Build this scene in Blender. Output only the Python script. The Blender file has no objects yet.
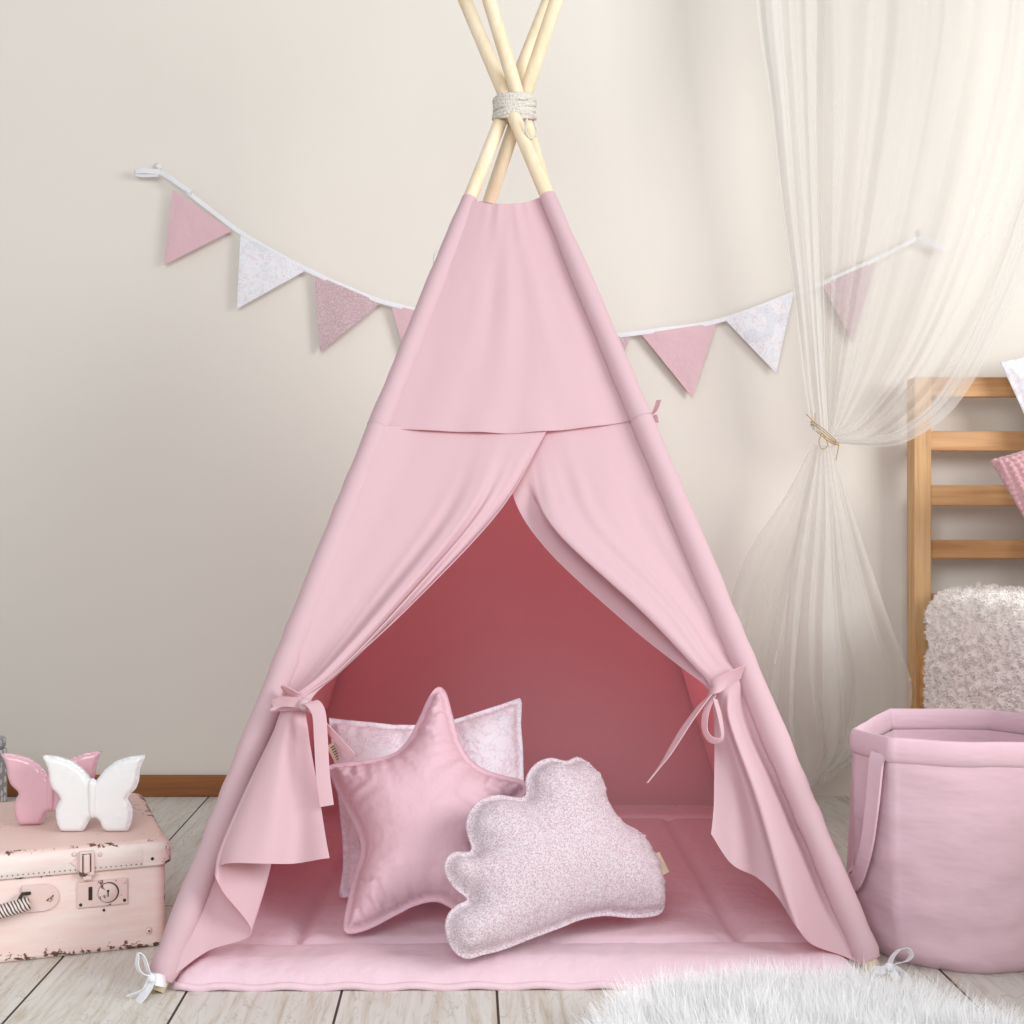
import bpy, math, random
import numpy as np
from mathutils import Vector, Matrix, noise
from mathutils.geometry import delaunay_2d_cdt

random.seed(7)
rng = np.random.default_rng(7)
SC = bpy.context.scene
COL = SC.collection
F = 1377.0          # focal length in pixels of a 1024 frame
CH = 0.77           # camera height
PI = math.pi

# ------------------------------------------------------------------ helpers
def P(px, py, Y):
    """world point at distance Y that lies on the sight line of a reference pixel"""
    return np.array([(px - 512) / F * Y, Y, CH - (py - 512) / F * Y])

def G(px, py, z=0.0):
    Y = F * (CH - z) / (py - 512)
    return np.array([(px - 512) / F * Y, Y, z])

class Plane:
    def __init__(s, o, n):
        s.o = np.array(o, float); s.n = np.array(n, float); s.n /= np.linalg.norm(s.n)
    def hit(s, px, py, d=0.0):
        c = np.array([0, 0, CH]); r = np.array([(px - 512) / F, 1.0, -(py - 512) / F])
        t = np.dot(s.o - c, s.n) / np.dot(r, s.n)
        # move along the sight line so that the point is d in front of the plane
        t2 = t + d / np.dot(r, s.n)
        return c + r * t2

WM = {}
def thing(name, loc, rotz=0.0):
    o = bpy.data.objects.new(name, None)
    COL.objects.link(o)
    o.empty_display_size = 0.1
    o.location = loc; o.rotation_euler = (0, 0, rotz)
    WM[o] = Matrix.Translation(Vector(loc)) @ Matrix.Rotation(rotz, 4, 'Z')
    return o

def tag(o, label, cat=None, group=None, kind=None):
    if label: o['label'] = label
    if cat: o['category'] = cat
    if group: o['group'] = group
    if kind: o['kind'] = kind
    return o

def mk(name, verts, faces, mat, parent=None, smooth=True, loc=None, local=False):
    """one mesh object from world-space vertices (local=True: already in parent space)"""
    verts = np.asarray(verts, float)
    me = bpy.data.meshes.new(name)
    if parent is not None and not local:
        inv = np.array(WM[parent].inverted())
        verts = verts @ inv[:3, :3].T + inv[:3, 3]
    if parent is None and loc is not None:
        verts = verts - np.array(loc, float)
    me.from_pydata(verts.tolist(), [], [tuple(int(i) for i in f) for f in faces])
    me.update()
    o = bpy.data.objects.new(name, me)
    COL.objects.link(o)
    if parent is not None:
        o.parent = parent; WM[o] = WM[parent].copy()
    else:
        l = Vector(loc if loc is not None else (0, 0, 0))
        o.location = l; WM[o] = Matrix.Translation(l)
    if mat is not None: me.materials.append(mat)
    if smooth: me.shade_smooth()
    return o

def solid(o, t, off=0.0):
    m = o.modifiers.new('thickness', 'SOLIDIFY'); m.thickness = t; m.offset = off
    m = o.modifiers.new('crisp_rims', 'EDGE_SPLIT'); m.split_angle = math.radians(50); m.use_edge_sharp = False
    return o
def bevel(o, w, seg=3):
    m = o.modifiers.new('round', 'BEVEL'); m.width = w; m.segments = seg; m.limit_method = 'ANGLE'
    m.harden_normals = False
    return o

def cr(A, n):
    """Catmull-Rom along axis 0 -> n samples"""
    A = np.asarray(A, float); m = len(A)
    t = np.linspace(0, m - 1, n); i = np.minimum(t.astype(int), m - 2); f = t - i
    f = f.reshape((-1,) + (1,) * (A.ndim - 1))
    p1 = A[i]; p2 = A[i + 1]
    p0 = np.where((i > 0).reshape(f.shape), A[np.maximum(i - 1, 0)], 2 * p1 - p2)
    p3 = np.where((i < m - 2).reshape(f.shape), A[np.minimum(i + 2, m - 1)], 2 * p2 - p1)
    return 0.5 * (2 * p1 + (p2 - p0) * f + (2 * p0 - 5 * p1 + 4 * p2 - p3) * f**2 + (3 * p1 - p0 - 3 * p2 + p3) * f**3)

def crloop(A, n):
    A = np.asarray(A, float); m = len(A)
    t = np.arange(n) * m / n; i = t.astype(int); f = (t - i)[:, None]
    p0, p1, p2, p3 = A[(i - 1) % m], A[i % m], A[(i + 1) % m], A[(i + 2) % m]
    return 0.5 * (2 * p1 + (p2 - p0) * f + (2 * p0 - 5 * p1 + 4 * p2 - p3) * f**2 + (3 * p1 - p0 - 3 * p2 + p3) * f**3)

def gridfaces(nu, nv, wrapu=False):
    f = []
    for i in range(nu if wrapu else nu - 1):
        k = (i + 1) % nu
        for j in range(nv - 1):
            f.append((i * nv + j, k * nv + j, k * nv + j + 1, i * nv + j + 1))
    return f

def sheet(name, pts, mat, parent, **k):
    pts = np.asarray(pts); nu, nv = pts.shape[:2]
    return mk(name, pts.reshape(-1, 3), gridfaces(nu, nv), mat, parent, **k)

def ctrl(rows, nu, nv):
    """rows[r][c] = 3D control point -> array (nu across, nv down)"""
    A = np.asarray(rows, float)          # (R,C,3)
    A = cr(A, nv)                        # (nv,C,3)
    A = cr(A.transpose(1, 0, 2), nu)     # (nu,nv,3)
    return A

def tube_geo(path, rad, seg=12, cap=True):
    path = np.asarray(path, float); n = len(path)
    rad = np.full(n, rad) if np.isscalar(rad) else np.asarray(rad, float)
    T = np.gradient(path, axis=0); T /= np.linalg.norm(T, axis=1)[:, None] + 1e-12
    up = np.array([0, 0, 1.0]) if abs(T[0][2]) < 0.9 else np.array([1.0, 0, 0])
    N = np.cross(T[0], up); N /= np.linalg.norm(N)
    V = []
    for i in range(n):
        N = N - T[i] * np.dot(N, T[i]); N /= np.linalg.norm(N)
        B = np.cross(T[i], N)
        for k in range(seg):
            a = 2 * PI * k / seg
            V.append(path[i] + rad[i] * (math.cos(a) * N + math.sin(a) * B))
    Fc = []
    for i in range(n - 1):
        for k in range(seg):
            a = i * seg + k; b = i * seg + (k + 1) % seg
            Fc.append((a, b, b + seg, a + seg))
    if cap:
        Fc.append(tuple(range(seg))[::-1]); Fc.append(tuple((n - 1) * seg + k for k in range(seg)))
    return V, Fc

class MB:
    def __init__(s): s.v = []; s.f = []
    def add(s, V, Fc):
        o = len(s.v); s.v += [np.asarray(x, float) for x in V]; s.f += [tuple(i + o for i in f) for f in Fc]; return s
    def tube(s, path, rad, seg=10, cap=True): return s.add(*tube_geo(path, rad, seg, cap))
    def box(s, lo, hi):
        x0, y0, z0 = lo; x1, y1, z1 = hi
        V = [(x0,y0,z0),(x1,y0,z0),(x1,y1,z0),(x0,y1,z0),(x0,y0,z1),(x1,y0,z1),(x1,y1,z1),(x0,y1,z1)]
        return s.add(V, [(0,3,2,1),(4,5,6,7),(0,1,5,4),(1,2,6,5),(2,3,7,6),(3,0,4,7)])
    def lathe(s, prof, c, axis='z', seg=24):
        V = []
        for r, h in prof:
            for k in range(seg):
                a = 2 * PI * k / seg; x, y = r * math.cos(a), r * math.sin(a)
                V.append(np.array(c) + (np.array([x, y, h]) if axis == 'z' else np.array([x, -h, y])))
        n = len(prof)
        Fc = [(i*seg+k, i*seg+(k+1)%seg, (i+1)*seg+(k+1)%seg, (i+1)*seg+k) for i in range(n-1) for k in range(seg)]
        Fc.append(tuple(range(seg))[::-1]); Fc.append(tuple((n-1)*seg+k for k in range(seg)))
        return s.add(V, Fc)
    def build(s, name, mat, parent=None, **k): return mk(name, s.v, s.f, mat, parent, **k)

def ribbon(name, pts, width, mat, parent, side=None, n=24, thick=0.0015, twist=0.0):
    """cloth strip along pts; side = vector(s) across the strip"""
    A = cr(np.asarray(pts, float), n)
    T = np.gradient(A, axis=0); T /= np.linalg.norm(T, axis=1)[:, None]
    if side is None:
        S = np.cross(T, np.array([0, -1.0, 0.15])[None, :])
    else:
        S = np.asarray(side, float)
        S = cr(S, n) if S.ndim == 2 else np.repeat(S[None], n, 0)
        S = S - T * (S * T).sum(1)[:, None]
    S /= np.linalg.norm(S, axis=1)[:, None] + 1e-9
    if twist:
        B = np.cross(T, S); a = np.linspace(0, twist, n)[:, None]
        S = S * np.cos(a) + B * np.sin(a)
    w = np.asarray(width, float)
    w = np.full(n, w) if w.ndim == 0 else cr(w[:, None], n)[:, 0]
    B = np.cross(T, S)
    rows = []
    for q, bow in ((-.5, 0), (-.2, .03), (.2, .03), (.5, 0)):
        rows.append(A + S * (w * q)[:, None] + B * (w * bow)[:, None])
    o = sheet(name, rows, mat, parent)
    solid(o, thick)
    return o

def nz(p, s=1.0, off=0.0):
    return noise.noise(Vector((p[0] * s + off, p[1] * s + off * .7, p[2] * s - off)))

# ------------------------------------------------------------------ materials
def lin(r, g, b):
    f = lambda c: (c / 255 / 12.92) if c / 255 <= .04045 else ((c / 255 + .055) / 1.055) ** 2.4
    return (f(r), f(g), f(b), 1.0)

class NT:
    def __init__(s, name):
        s.m = bpy.data.materials.new(name); s.m.use_nodes = True
        s.t = s.m.node_tree; s.t.nodes.clear()
        s.out = s.n('ShaderNodeOutputMaterial')
    def n(s, kind, **k):
        x = s.t.nodes.new(kind)
        for a, b in k.items(): setattr(x, a, b)
        return x
    def l(s, a, b): s.t.links.new(a, b)
    def val(s, node, **k):
        for a, b in k.items():
            i = node.inputs[a.replace('_', ' ')]
            if hasattr(b, 'is_linked') or isinstance(b, bpy.types.NodeSocket): s.l(b, i)
            else: i.default_value = b
        return node
    def math(s, op, a, b=None, clamp=False):
        x = s.n('ShaderNodeMath', operation=op); x.use_clamp = clamp
        for i, v in enumerate((a, b)):
            if v is None: continue
            if isinstance(v, (int, float)): x.inputs[i].default_value = v
            else: s.l(v, x.inputs[i])
        return x.outputs[0]
    def mix(s, fac, a, b):
        x = s.n('ShaderNodeMix', data_type='RGBA')
        for sock, v in ((x.inputs[0], fac), (x.inputs[6], a), (x.inputs[7], b)):
            if isinstance(v, bpy.types.NodeSocket): s.l(v, sock)
            else: sock.default_value = v
        return x.outputs[2]
    def coord(s, scale=(1, 1, 1), rot=(0, 0, 0)):
        c = s.n('ShaderNodeTexCoord'); m = s.n('ShaderNodeMapping')
        m.inputs['Scale'].default_value = scale; m.inputs['Rotation'].default_value = rot
        s.l(c.outputs['Object'], m.inputs['Vector']); return m.outputs[0]
    def noise(s, vec, scale, detail=4, rough=.55, dist=0):
        x = s.n('ShaderNodeTexNoise'); s.l(vec, x.inputs['Vector'])
        x.inputs['Scale'].default_value = scale; x.inputs['Detail'].default_value = detail
        x.inputs['Roughness'].default_value = rough; x.inputs['Distortion'].default_value = dist
        return x.outputs['Fac']
    def ramp(s, fac, stops):
        x = s.n('ShaderNodeValToRGB'); s.l(fac, x.inputs[0]); e = x.color_ramp.elements
        while len(e) < len(stops): e.new(.5)
        for q, (p, c) in zip(e, stops): q.position = p; q.color = c if len(c) == 4 else (*c, 1)
        return x.outputs[0]
    def bump(s, h, strength=.3, dist=.01):
        x = s.n('ShaderNodeBump'); x.inputs['Strength'].default_value = strength; x.inputs['Distance'].default_value = dist
        s.l(h, x.inputs['Height']); return x.outputs[0]
    def pbr(s, color, rough=.7, normal=None, **k):
        b = s.n('ShaderNodeBsdfPrincipled')
        if isinstance(color, bpy.types.NodeSocket): s.l(color, b.inputs['Base Color'])
        else: b.inputs['Base Color'].default_value = color
        if isinstance(rough, bpy.types.NodeSocket): s.l(rough, b.inputs['Roughness'])
        else: b.inputs['Roughness'].default_value = rough
        if normal is not None: s.l(normal, b.inputs['Normal'])
        for a, v in k.items(): b.inputs[a.replace('_', ' ')].default_value = v
        return b.outputs[0]
    def done(s, sh): s.l(sh, s.out.inputs['Surface']); return s.m

W4 = (1, 1, 1, 1); K4 = (0, 0, 0, 1)

def cloth_mat(name, col, trans=0.0, wrinkle=.35, wscale=9, weave=True, sheen=.15, colfn=None, wstretch=(1, 1, 1), through=None):
    t = NT(name); v = t.coord()
    c = colfn(t, v) if colfn else col
    wv = t.coord(scale=wstretch)
    h = t.noise(wv, wscale, 3, .5)
    if weave:
        fine = t.noise(v, 900, 1, .5)
        h = t.math('ADD', h, t.math('MULTIPLY', fine, .02))
    nrm = t.bump(h, wrinkle, .03)
    s = t.pbr(c, .85, nrm, Sheen_Weight=sheen, Specular_IOR_Level=.15)
    if trans > 0:
        tr = t.n('ShaderNodeBsdfTranslucent'); t.l(nrm, tr.inputs['Normal'])
        if through: tr.inputs[0].default_value = through      # light that soaks through dyed cloth comes out deeper in colour
        elif isinstance(c, bpy.types.NodeSocket): t.l(c, tr.inputs[0])
        else: tr.inputs[0].default_value = c
        mx = t.n('ShaderNodeMixShader'); mx.inputs[0].default_value = trans
        t.l(s, mx.inputs[1]); t.l(tr.outputs[0], mx.inputs[2]); s = mx.outputs[0]
    return t.done(s)

PINK = lin(230, 208, 216)
M = {}
M['tent'] = cloth_mat('pink_tent_cotton', PINK, .37, .16, 7, wstretch=(1, 1, .6), through=lin(238, 112, 120))
M['mat'] = cloth_mat('pink_mat_cotton', lin(223, 194, 204), 0, .3, 16)
M['star'] = cloth_mat('pink_pillow_cotton', lin(214, 178, 189), 0, .3, 16)
M['basket'] = cloth_mat('pink_basket_cotton', lin(214, 182, 193), 0, .3, 10, wstretch=(.6, .6, 1.6))
M['flagpink'] = cloth_mat('pink_flag_cotton', lin(224, 189, 196), .1, .2, 22)

def floral(base, ink1, ink2, sc=26, thin=.022):
    def fn(t, v):
        n1 = t.noise(v, sc, 3, .6, 1.5); n2 = t.noise(v, sc * .7, 2, .5, 2.5)
        a = t.math('LESS_THAN', t.math('ABSOLUTE', t.math('SUBTRACT', n1, .5)), thin)
        b = t.math('LESS_THAN', t.math('ABSOLUTE', t.math('SUBTRACT', n2, .55)), thin * .8)
        patch = t.math('MULTIPLY', t.math('GREATER_THAN', t.noise(v, sc * .35, 2), .55), .35)
        c = t.mix(t.math('MULTIPLY', a, .45), base, ink1)
        c = t.mix(t.math('MULTIPLY', b, .5), c, ink2)
        return t.mix(patch, c, ink1)
    return fn
def speckle(base, dot, sc=260, th=.42):
    def fn(t, v):
        x = t.n('ShaderNodeTexNoise'); t.l(v, x.inputs['Vector']); x.inputs['Scale'].default_value = sc
        x.inputs['Detail'].default_value = 1.5; x.inputs['Distortion'].default_value = .6
        f = t.ramp(x.outputs['Fac'], [(th, K4), (th + .08, W4)])
        return t.mix(f, base, dot)
    return fn
M['floral'] = cloth_mat('white_floral_cotton', W4, 0, .2, 18, colfn=floral(lin(240, 236, 244), lin(205, 200, 214), lin(224, 186, 200)))
M['flagfloral'] = cloth_mat('white_floral_flag_cotton', W4, .1, .2, 18, colfn=floral(lin(240, 240, 244), lin(214, 218, 228), lin(226, 200, 210)))
M['speck'] = cloth_mat('speckled_pink_cotton', W4, 0, .3, 16, colfn=speckle(lin(186, 160, 169), lin(209, 198, 204), 420, .44))
M['flagspeck'] = cloth_mat('speckled_mauve_flag_cotton', W4, .1, .2, 18, colfn=speckle(lin(196, 164, 170), lin(218, 198, 202), 420, .48))
M['whitetape'] = cloth_mat('white_cotton_tape', lin(238, 238, 242), .1, .15, 60)
M['tagcloth'] = cloth_mat('cream_label_tape', lin(226, 212, 186), 0, .1, 60)
M['ink'] = NT('dark_print').done(NT.pbr(NT('x'), K4) if False else None) if False else None
def plain(name, col, rough=.6, **k):
    t = NT(name); v = t.coord(); n = t.noise(v, 30, 3)
    c = t.mix(t.math('MULTIPLY', n, .12), col, tuple(x * .75 for x in col[:3]) + (1,))
    return t.done(t.pbr(c, rough, t.bump(n, .05), **k))
M['ink'] = plain('dark_print', lin(92, 84, 72))
M['rope'] = cloth_mat('pale_cotton_rope', lin(222, 216, 206), 0, .5, 220)
M['twine'] = plain('jute_twine', lin(176, 148, 106), .9)
M['whiteglaze'] = plain('white_glazed_ceramic', lin(236, 236, 236), .16, Coat_Weight=.4, Coat_Roughness=.08)
M['pinkglaze'] = plain('pink_glazed_ceramic', lin(222, 176, 187), .2, Coat_Weight=.35, Coat_Roughness=.1)

def wood_mat(name, c1, c2, c3, axis='x', sc=1.0, rough=.5, strength=1.0):
    t = NT(name)
    scale = {'x': (1.2, 22, 22), 'y': (22, 1.2, 22), 'z': (22, 22, 1.2)}[axis]
    v = t.coord(scale=tuple(q * sc for q in scale))
    n = t.noise(v, 1.5, 5, .6, .6)
    c = t.ramp(n, [(.3, c1), (.5, c2), (.72, c3)])
    return t.done(t.pbr(c, rough, t.bump(n, .08, .004), Specular_IOR_Level=.35))
M['pine_v'] = wood_mat('pine_upright', lin(178, 132, 84), lin(206, 164, 116), lin(218, 182, 136), 'z', 1.6)
M['pine_h'] = wood_mat('pine_slat', lin(172, 122, 76), lin(196, 148, 100), lin(214, 172, 124), 'x')
M['pine_y'] = wood_mat('pine_side_rail', lin(186, 128, 72), lin(206, 150, 92), lin(220, 172, 112), 'y')
M['pole'] = wood_mat('pale_birch_pole', lin(222, 200, 164), lin(232, 214, 184), lin(238, 224, 198), 'z', 1.0, .55)
M['skirt'] = wood_mat('brown_oak_baseboard', lin(112, 68, 34), lin(142, 90, 48), lin(160, 106, 60), 'x')

def wall_mat():
    t = NT('warm_white_plaster'); v = t.coord()
    n = t.noise(v, 1.2, 4); f = t.noise(v, 90, 4, .6)
    c = t.mix(n, lin(223, 217, 208), lin(227, 221, 213))
    return t.done(t.pbr(c, .9, t.bump(f, .05, .004), Specular_IOR_Level=.2))
M['wall'] = wall_mat()

def floor_mat():
    t = NT('whitewashed_planks')
    c = t.n('ShaderNodeTexCoord'); sep = t.n('ShaderNodeSeparateXYZ'); t.l(c.outputs['Object'], sep.inputs[0])
    x, y = sep.outputs[0], sep.outputs[1]
    xs = t.math('ADD', x, t.math('MULTIPLY', t.math('SUBTRACT', y, 2.2), .032))
    u = t.math('DIVIDE', t.math('ADD', xs, 10 * .249 + .024), .249)
    idx = t.math('FLOOR', u); fr = t.math('FRACT', u)
    edge = t.math('MINIMUM', fr, t.math('SUBTRACT', 1.0, fr))
    wn = t.n('ShaderNodeTexWhiteNoise', noise_dimensions='1D'); t.l(idx, wn.inputs['W']); rnd = wn.outputs['Value']
    # end joints
    v2 = t.math('ADD', t.math('DIVIDE', y, 1.28), t.math('MULTIPLY', rnd, 5.0))
    fy = t.math('FRACT', v2); edgey = t.math('MINIMUM', fy, t.math('SUBTRACT', 1.0, fy))
    seam = t.math('MAXIMUM', t.math('LESS_THAN', edge, .0085), t.math('LESS_THAN', edgey, .0014))
    comb = t.n('ShaderNodeCombineXYZ')
    t.l(t.math('MULTIPLY', xs, 1.0), comb.inputs[0]); t.l(t.math('ADD', t.math('MULTIPLY', y, .07), t.math('MULTIPLY', rnd, 13)), comb.inputs[1]); t.l(t.math('MULTIPLY', idx, 3.7), comb.inputs[2])
    g1 = t.noise(comb.outputs[0], 55, 6, .65, .8)
    comb2 = t.n('ShaderNodeCombineXYZ')
    t.l(xs, comb2.inputs[0]); t.l(t.math('MULTIPLY', y, .22), comb2.inputs[1]); t.l(t.math('MULTIPLY', idx, 5.1), comb2.inputs[2])
    g2 = t.noise(comb2.outputs[0], 9, 4, .6, 1.8)
    # cathedral grain lines
    ln = t.math('FRACT', t.math('MULTIPLY', g2, 9.0))
    lines = t.math('LESS_THAN', ln, .10)
    base = t.ramp(g1, [(.28, lin(186, 172, 150)), (.5, lin(215, 212, 205)), (.75, lin(228, 226, 220))])
    base = t.mix(t.math('MULTIPLY', rnd, .22), base, lin(202, 195, 184))
    base = t.mix(t.math('MULTIPLY', lines, t.math('MULTIPLY', g1, .5)), base, lin(140, 122, 102))
    # knots
    comb3 = t.n('ShaderNodeCombineXYZ'); t.l(xs, comb3.inputs[0]); t.l(t.math('MULTIPLY', y, .6), comb3.inputs[1])
    vo = t.n('ShaderNodeTexVoronoi'); vo.inputs['Scale'].default_value = 2.6; t.l(comb3.outputs[0], vo.inputs['Vector'])
    kd = t.math('ADD', vo.outputs['Distance'], t.math('MULTIPLY', t.math('SUBTRACT', g1, .5), .1))
    kn = t.ramp(kd, [(.0, W4), (.05, (.7, .7, .7, 1)), (.10, K4)])
    base = t.mix(t.math('MULTIPLY', kn, .55), base, lin(120, 96, 74))
    col = t.mix(seam, base, lin(66, 50, 38))
    h = t.math('SUBTRACT', t.math('MULTIPLY', g1, .25), seam)
    return t.done(t.pbr(col, .55, t.bump(h, .25, .004), Specular_IOR_Level=.3))
M['floor'] = floor_mat()

def worn_paint(name, c1, c2, wear=.0, h=.190):
    """old painted fibre board, chipped along the rims"""
    t = NT(name); c = t.n('ShaderNodeTexCoord'); sep = t.n('ShaderNodeSeparateXYZ'); t.l(c.outputs['Object'], sep.inputs[0])
    v = t.coord(); st = t.coord(scale=(4, 4, 30))
    n1 = t.noise(st, 2, 4, .6); n2 = t.noise(v, 38, 6, .7, .5); n3 = t.noise(v, 7, 3)
    col = t.mix(t.ramp(n1, [(.35, K4), (.68, W4)]), c1, c2)
    x, z = sep.outputs[0], sep.outputs[2]
    def near(a, b, w): return t.math('SUBTRACT', 1.0, t.math('DIVIDE', t.math('ABSOLUTE', t.math('SUBTRACT', a, b)), w), clamp=True)
    y = sep.outputs[1]
    flat = t.math('MULTIPLY', near(z, h, .012), near(y, 0.0, .030))
    e = t.math('MAXIMUM', near(z, 0.006, .022), flat)
    e = t.math('MAXIMUM', e, t.math('MULTIPLY', near(z, .144, .009), .8))
    e = t.math('MAXIMUM', e, near(x, 0.0, .022))
    col = t.mix(t.math('GREATER_THAN', z, h - .004), col, lin(232, 202, 193))
    e = t.math('MULTIPLY', e, t.math('MULTIPLY', n3, 1.7))
    chip = t.math('ADD', t.math('MULTIPLY', e, .23), n2)
    f = t.ramp(chip, [(.70 - wear, K4), (.73 - wear, W4)])
    col = t.mix(f, col, lin(104, 74, 64))
    # pencil-thin cracks
    cr_ = t.math('LESS_THAN', t.math('ABSOLUTE', t.math('SUBTRACT', t.noise(v, 11, 5, .6, .8), .5)), .004)
    msk = t.math('GREATER_THAN', t.noise(v, 5, 2), .56)
    col = t.mix(t.math('MULTIPLY', t.math('MULTIPLY', cr_, msk), .8), col, lin(120, 92, 82))
    return t.done(t.pbr(col, .6, t.bump(n2, .12, .004), Specular_IOR_Level=.3))
M['casebody'] = worn_paint('worn_pink_paint', lin(230, 202, 195), lin(233, 217, 211))
M['caselid'] = worn_paint('worn_white_pink_paint', lin(229, 208, 202), lin(234, 226, 220), .015)
M['casemetal'] = worn_paint('painted_worn_metal', lin(222, 202, 197), lin(226, 194, 187), .09, .4)
M['darkiron'] = plain('dark_iron', lin(58, 46, 42), .5, Metallic=.4)

def zebra():
    t = NT('black_white_striped_leather'); v = t.coord(scale=(1, 1, 1), rot=(0, .5, 0))
    w = t.n('ShaderNodeTexWave'); t.l(v, w.inputs['Vector']); w.inputs['Scale'].default_value = 60; w.inputs['Distortion'].default_value = 3
    f = t.ramp(w.outputs['Fac'], [(.35, K4), (.5, W4)])
    return t.done(t.pbr(t.mix(f, lin(70, 60, 58), lin(220, 205, 200)), .6))
M['zebra'] = zebra()

def starprint():
    t = NT('grey_star_print_cloth'); v = t.coord()
    vo = t.n('ShaderNodeTexVoronoi'); vo.inputs['Scale'].default_value = 42; vo.inputs['Randomness'].default_value = .45; t.l(v, vo.inputs['Vector'])
    f = t.ramp(t.math('ADD', vo.outputs['Distance'], t.math('MULTIPLY', t.noise(v, 160, 2), .3)), [(.46, W4), (.52, K4)])
    return t.done(t.pbr(t.mix(f, lin(172, 178, 184), lin(236, 238, 240)), .9))
M['starprint'] = starprint()

def tulle(name, dens, edge):
    t = NT(name)
    d = t.n('ShaderNodeBsdfDiffuse'); d.inputs[0].default_value = lin(236, 234, 230)
    tr = t.n('ShaderNodeBsdfTranslucent'); tr.inputs[0].default_value = lin(236, 234, 230)
    a = t.n('ShaderNodeMixShader'); a.inputs[0].default_value = .55
    t.l(d.outputs[0], a.inputs[1]); t.l(tr.outputs[0], a.inputs[2])
    tp = t.n('ShaderNodeBsdfTransparent')
    lw = t.n('ShaderNodeLayerWeight'); lw.inputs[0].default_value = .5
    v = t.coord(scale=(3, 3, .7)); n = t.noise(v, 1.2, 2)
    # net threads cover more of the view at a slant
    f = t.math('ADD', t.math('MULTIPLY', t.math('POWER', lw.outputs['Facing'], 2.0), edge), t.math('MULTIPLY', n, dens * 2), clamp=True)
    m = t.n('ShaderNodeMixShader'); t.l(f, m.inputs[0]); t.l(tp.outputs[0], m.inputs[1]); t.l(a.outputs[0], m.inputs[2])
    return t.done(m.outputs[0])
M['tulle'] = tulle('white_tulle', .42, .22)
M['tulle_low'] = tulle('white_tulle_single', .40, .25)
M['tulle_mid'] = tulle('white_tulle_bunched', .50, .2)
M['tulle_dense'] = tulle('white_tulle_doubled', .80, .1)

def fluff(name, c1, c2, sc=60):
    t = NT(name); v = t.coord(); n = t.noise(v, sc, 3)
    c = t.mix(n, c1, c2)
    return t.done(t.pbr(c, .95, t.bump(n, .3, .01), Sheen_Weight=.3, Specular_IOR_Level=.1))
M['sherpa'] = fluff('cream_sherpa', lin(236, 228, 222), lin(246, 242, 238))
M['fur'] = fluff('white_sheepskin', lin(246, 246, 246), lin(253, 253, 253), 20)
M['popcorn'] = fluff('dusty_pink_knit', lin(200, 152, 157), lin(218, 178, 181), 120)
M['mattress'] = cloth_mat('white_mattress_cotton', lin(232, 228, 222), 0, .2, 10)

# ------------------------------------------------------------------ setting
WY = 3.735
wall = MB().box((-3.2, WY, 0), (3.2, WY + .12, 3.0)).build('wall_back', M['wall'], smooth=False); tag(wall, 'plain warm white plaster wall behind the tent', kind='structure')
fl = MB().box((-3.2, -.6, -.08), (3.2, WY + .12, 0)).build('floor', M['floor'], smooth=False); tag(fl, 'whitewashed wide plank floor', kind='structure')
bb = MB().box((-3.2, WY - .016, 0.0), (.30, WY, .058)).build('baseboard_back', M['skirt'], smooth=False); bevel(bb, .004, 2)
tag(bb, 'brown wooden baseboard along the wall on the left', kind='structure')

# ------------------------------------------------------------------ tent
tent = thing('play_tent', (0.0, 2.87, 0.0))
tag(tent, 'pink cotton teepee play tent with tied back door flaps on crossed wooden poles', 'tent')
pFL = G(155, 993); pFR = G(874, 973)
pBL = np.array([-.578, 3.50, 0]); pBR = np.array([.562, 3.55, 0])
aFL = P(507, 105, 2.905); aFR = P(509, 105, 2.872); aBL = P(521.5, 105, 2.912); aBR = P(520.5, 105, 2.880)
poles = {'FL': (pFL, aFL), 'FR': (pFR, aFR), 'BL': (pBL, aBL), 'BR': (pBR, aBR)}
def pole_at(k, t): a, b = poles[k]; return a + (b - a) * t
for k in poles:
    a, b = poles[k]
    L = np.linalg.norm(b - a); d = (b - a) / L
    path = [a + d * s for s in np.linspace(.004, L * 1.24, 24)]
    MB().tube(path, .0146, 18).build('pole', M['pole'], tent)
def pole_y(k, py):
    """parameter on pole k where it crosses image row py"""
    a, b = poles[k]
    f = lambda t: 512 - F * ((a + (b - a) * t)[2] - CH) / (a + (b - a) * t)[1] - py
    lo, hi = -.1, 1.3
    for _ in range(60):
        m = (lo + hi) / 2
        if f(m) > 0: lo = m
        else: hi = m
    return (lo + hi) / 2
# front plane
fn = np.cross(pFR - pFL, (aFL + aFR) / 2 - pFL); fn /= np.linalg.norm(fn)
if fn[1] > 0: fn = -fn
FP = Plane((pFL + pFR) / 2 - fn * 0.0, fn)
tTop = {'FL': pole_y('FL', 199), 'FR': pole_y('FR', 196)}
tTop['BL'] = tTop['BR'] = (tTop['FL'] + tTop['FR']) / 2 + .01
# sleeves
for k in poles:
    ts = np.linspace(.012 if k[0] == 'F' else .006, tTop[k], 110)
    path = np.array([pole_at(k, t) for t in ts])
    q = np.linspace(0, 1, 110)
    rad = .0225 + .0022 * np.sin(q * PI) ** 2 - .0035 * q - .003 * np.clip(q - .88, 0, 1) / .12
    rad = rad + np.array([.0011 * math.sin(i * .9 + 2 * math.sin(i * .31)) * (1 - .7 * q[i]) + .0014 * noise.noise(Vector((i * .17, hash(k) % 7, 0))) for i in range(110)])
    rad[0] *= .85
    V, Fc = tube_geo(path, rad, 24, False)
    sl = mk('pole_sleeve', V, Fc, M['tent'], tent)
    solid(sl, .0012)

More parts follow.
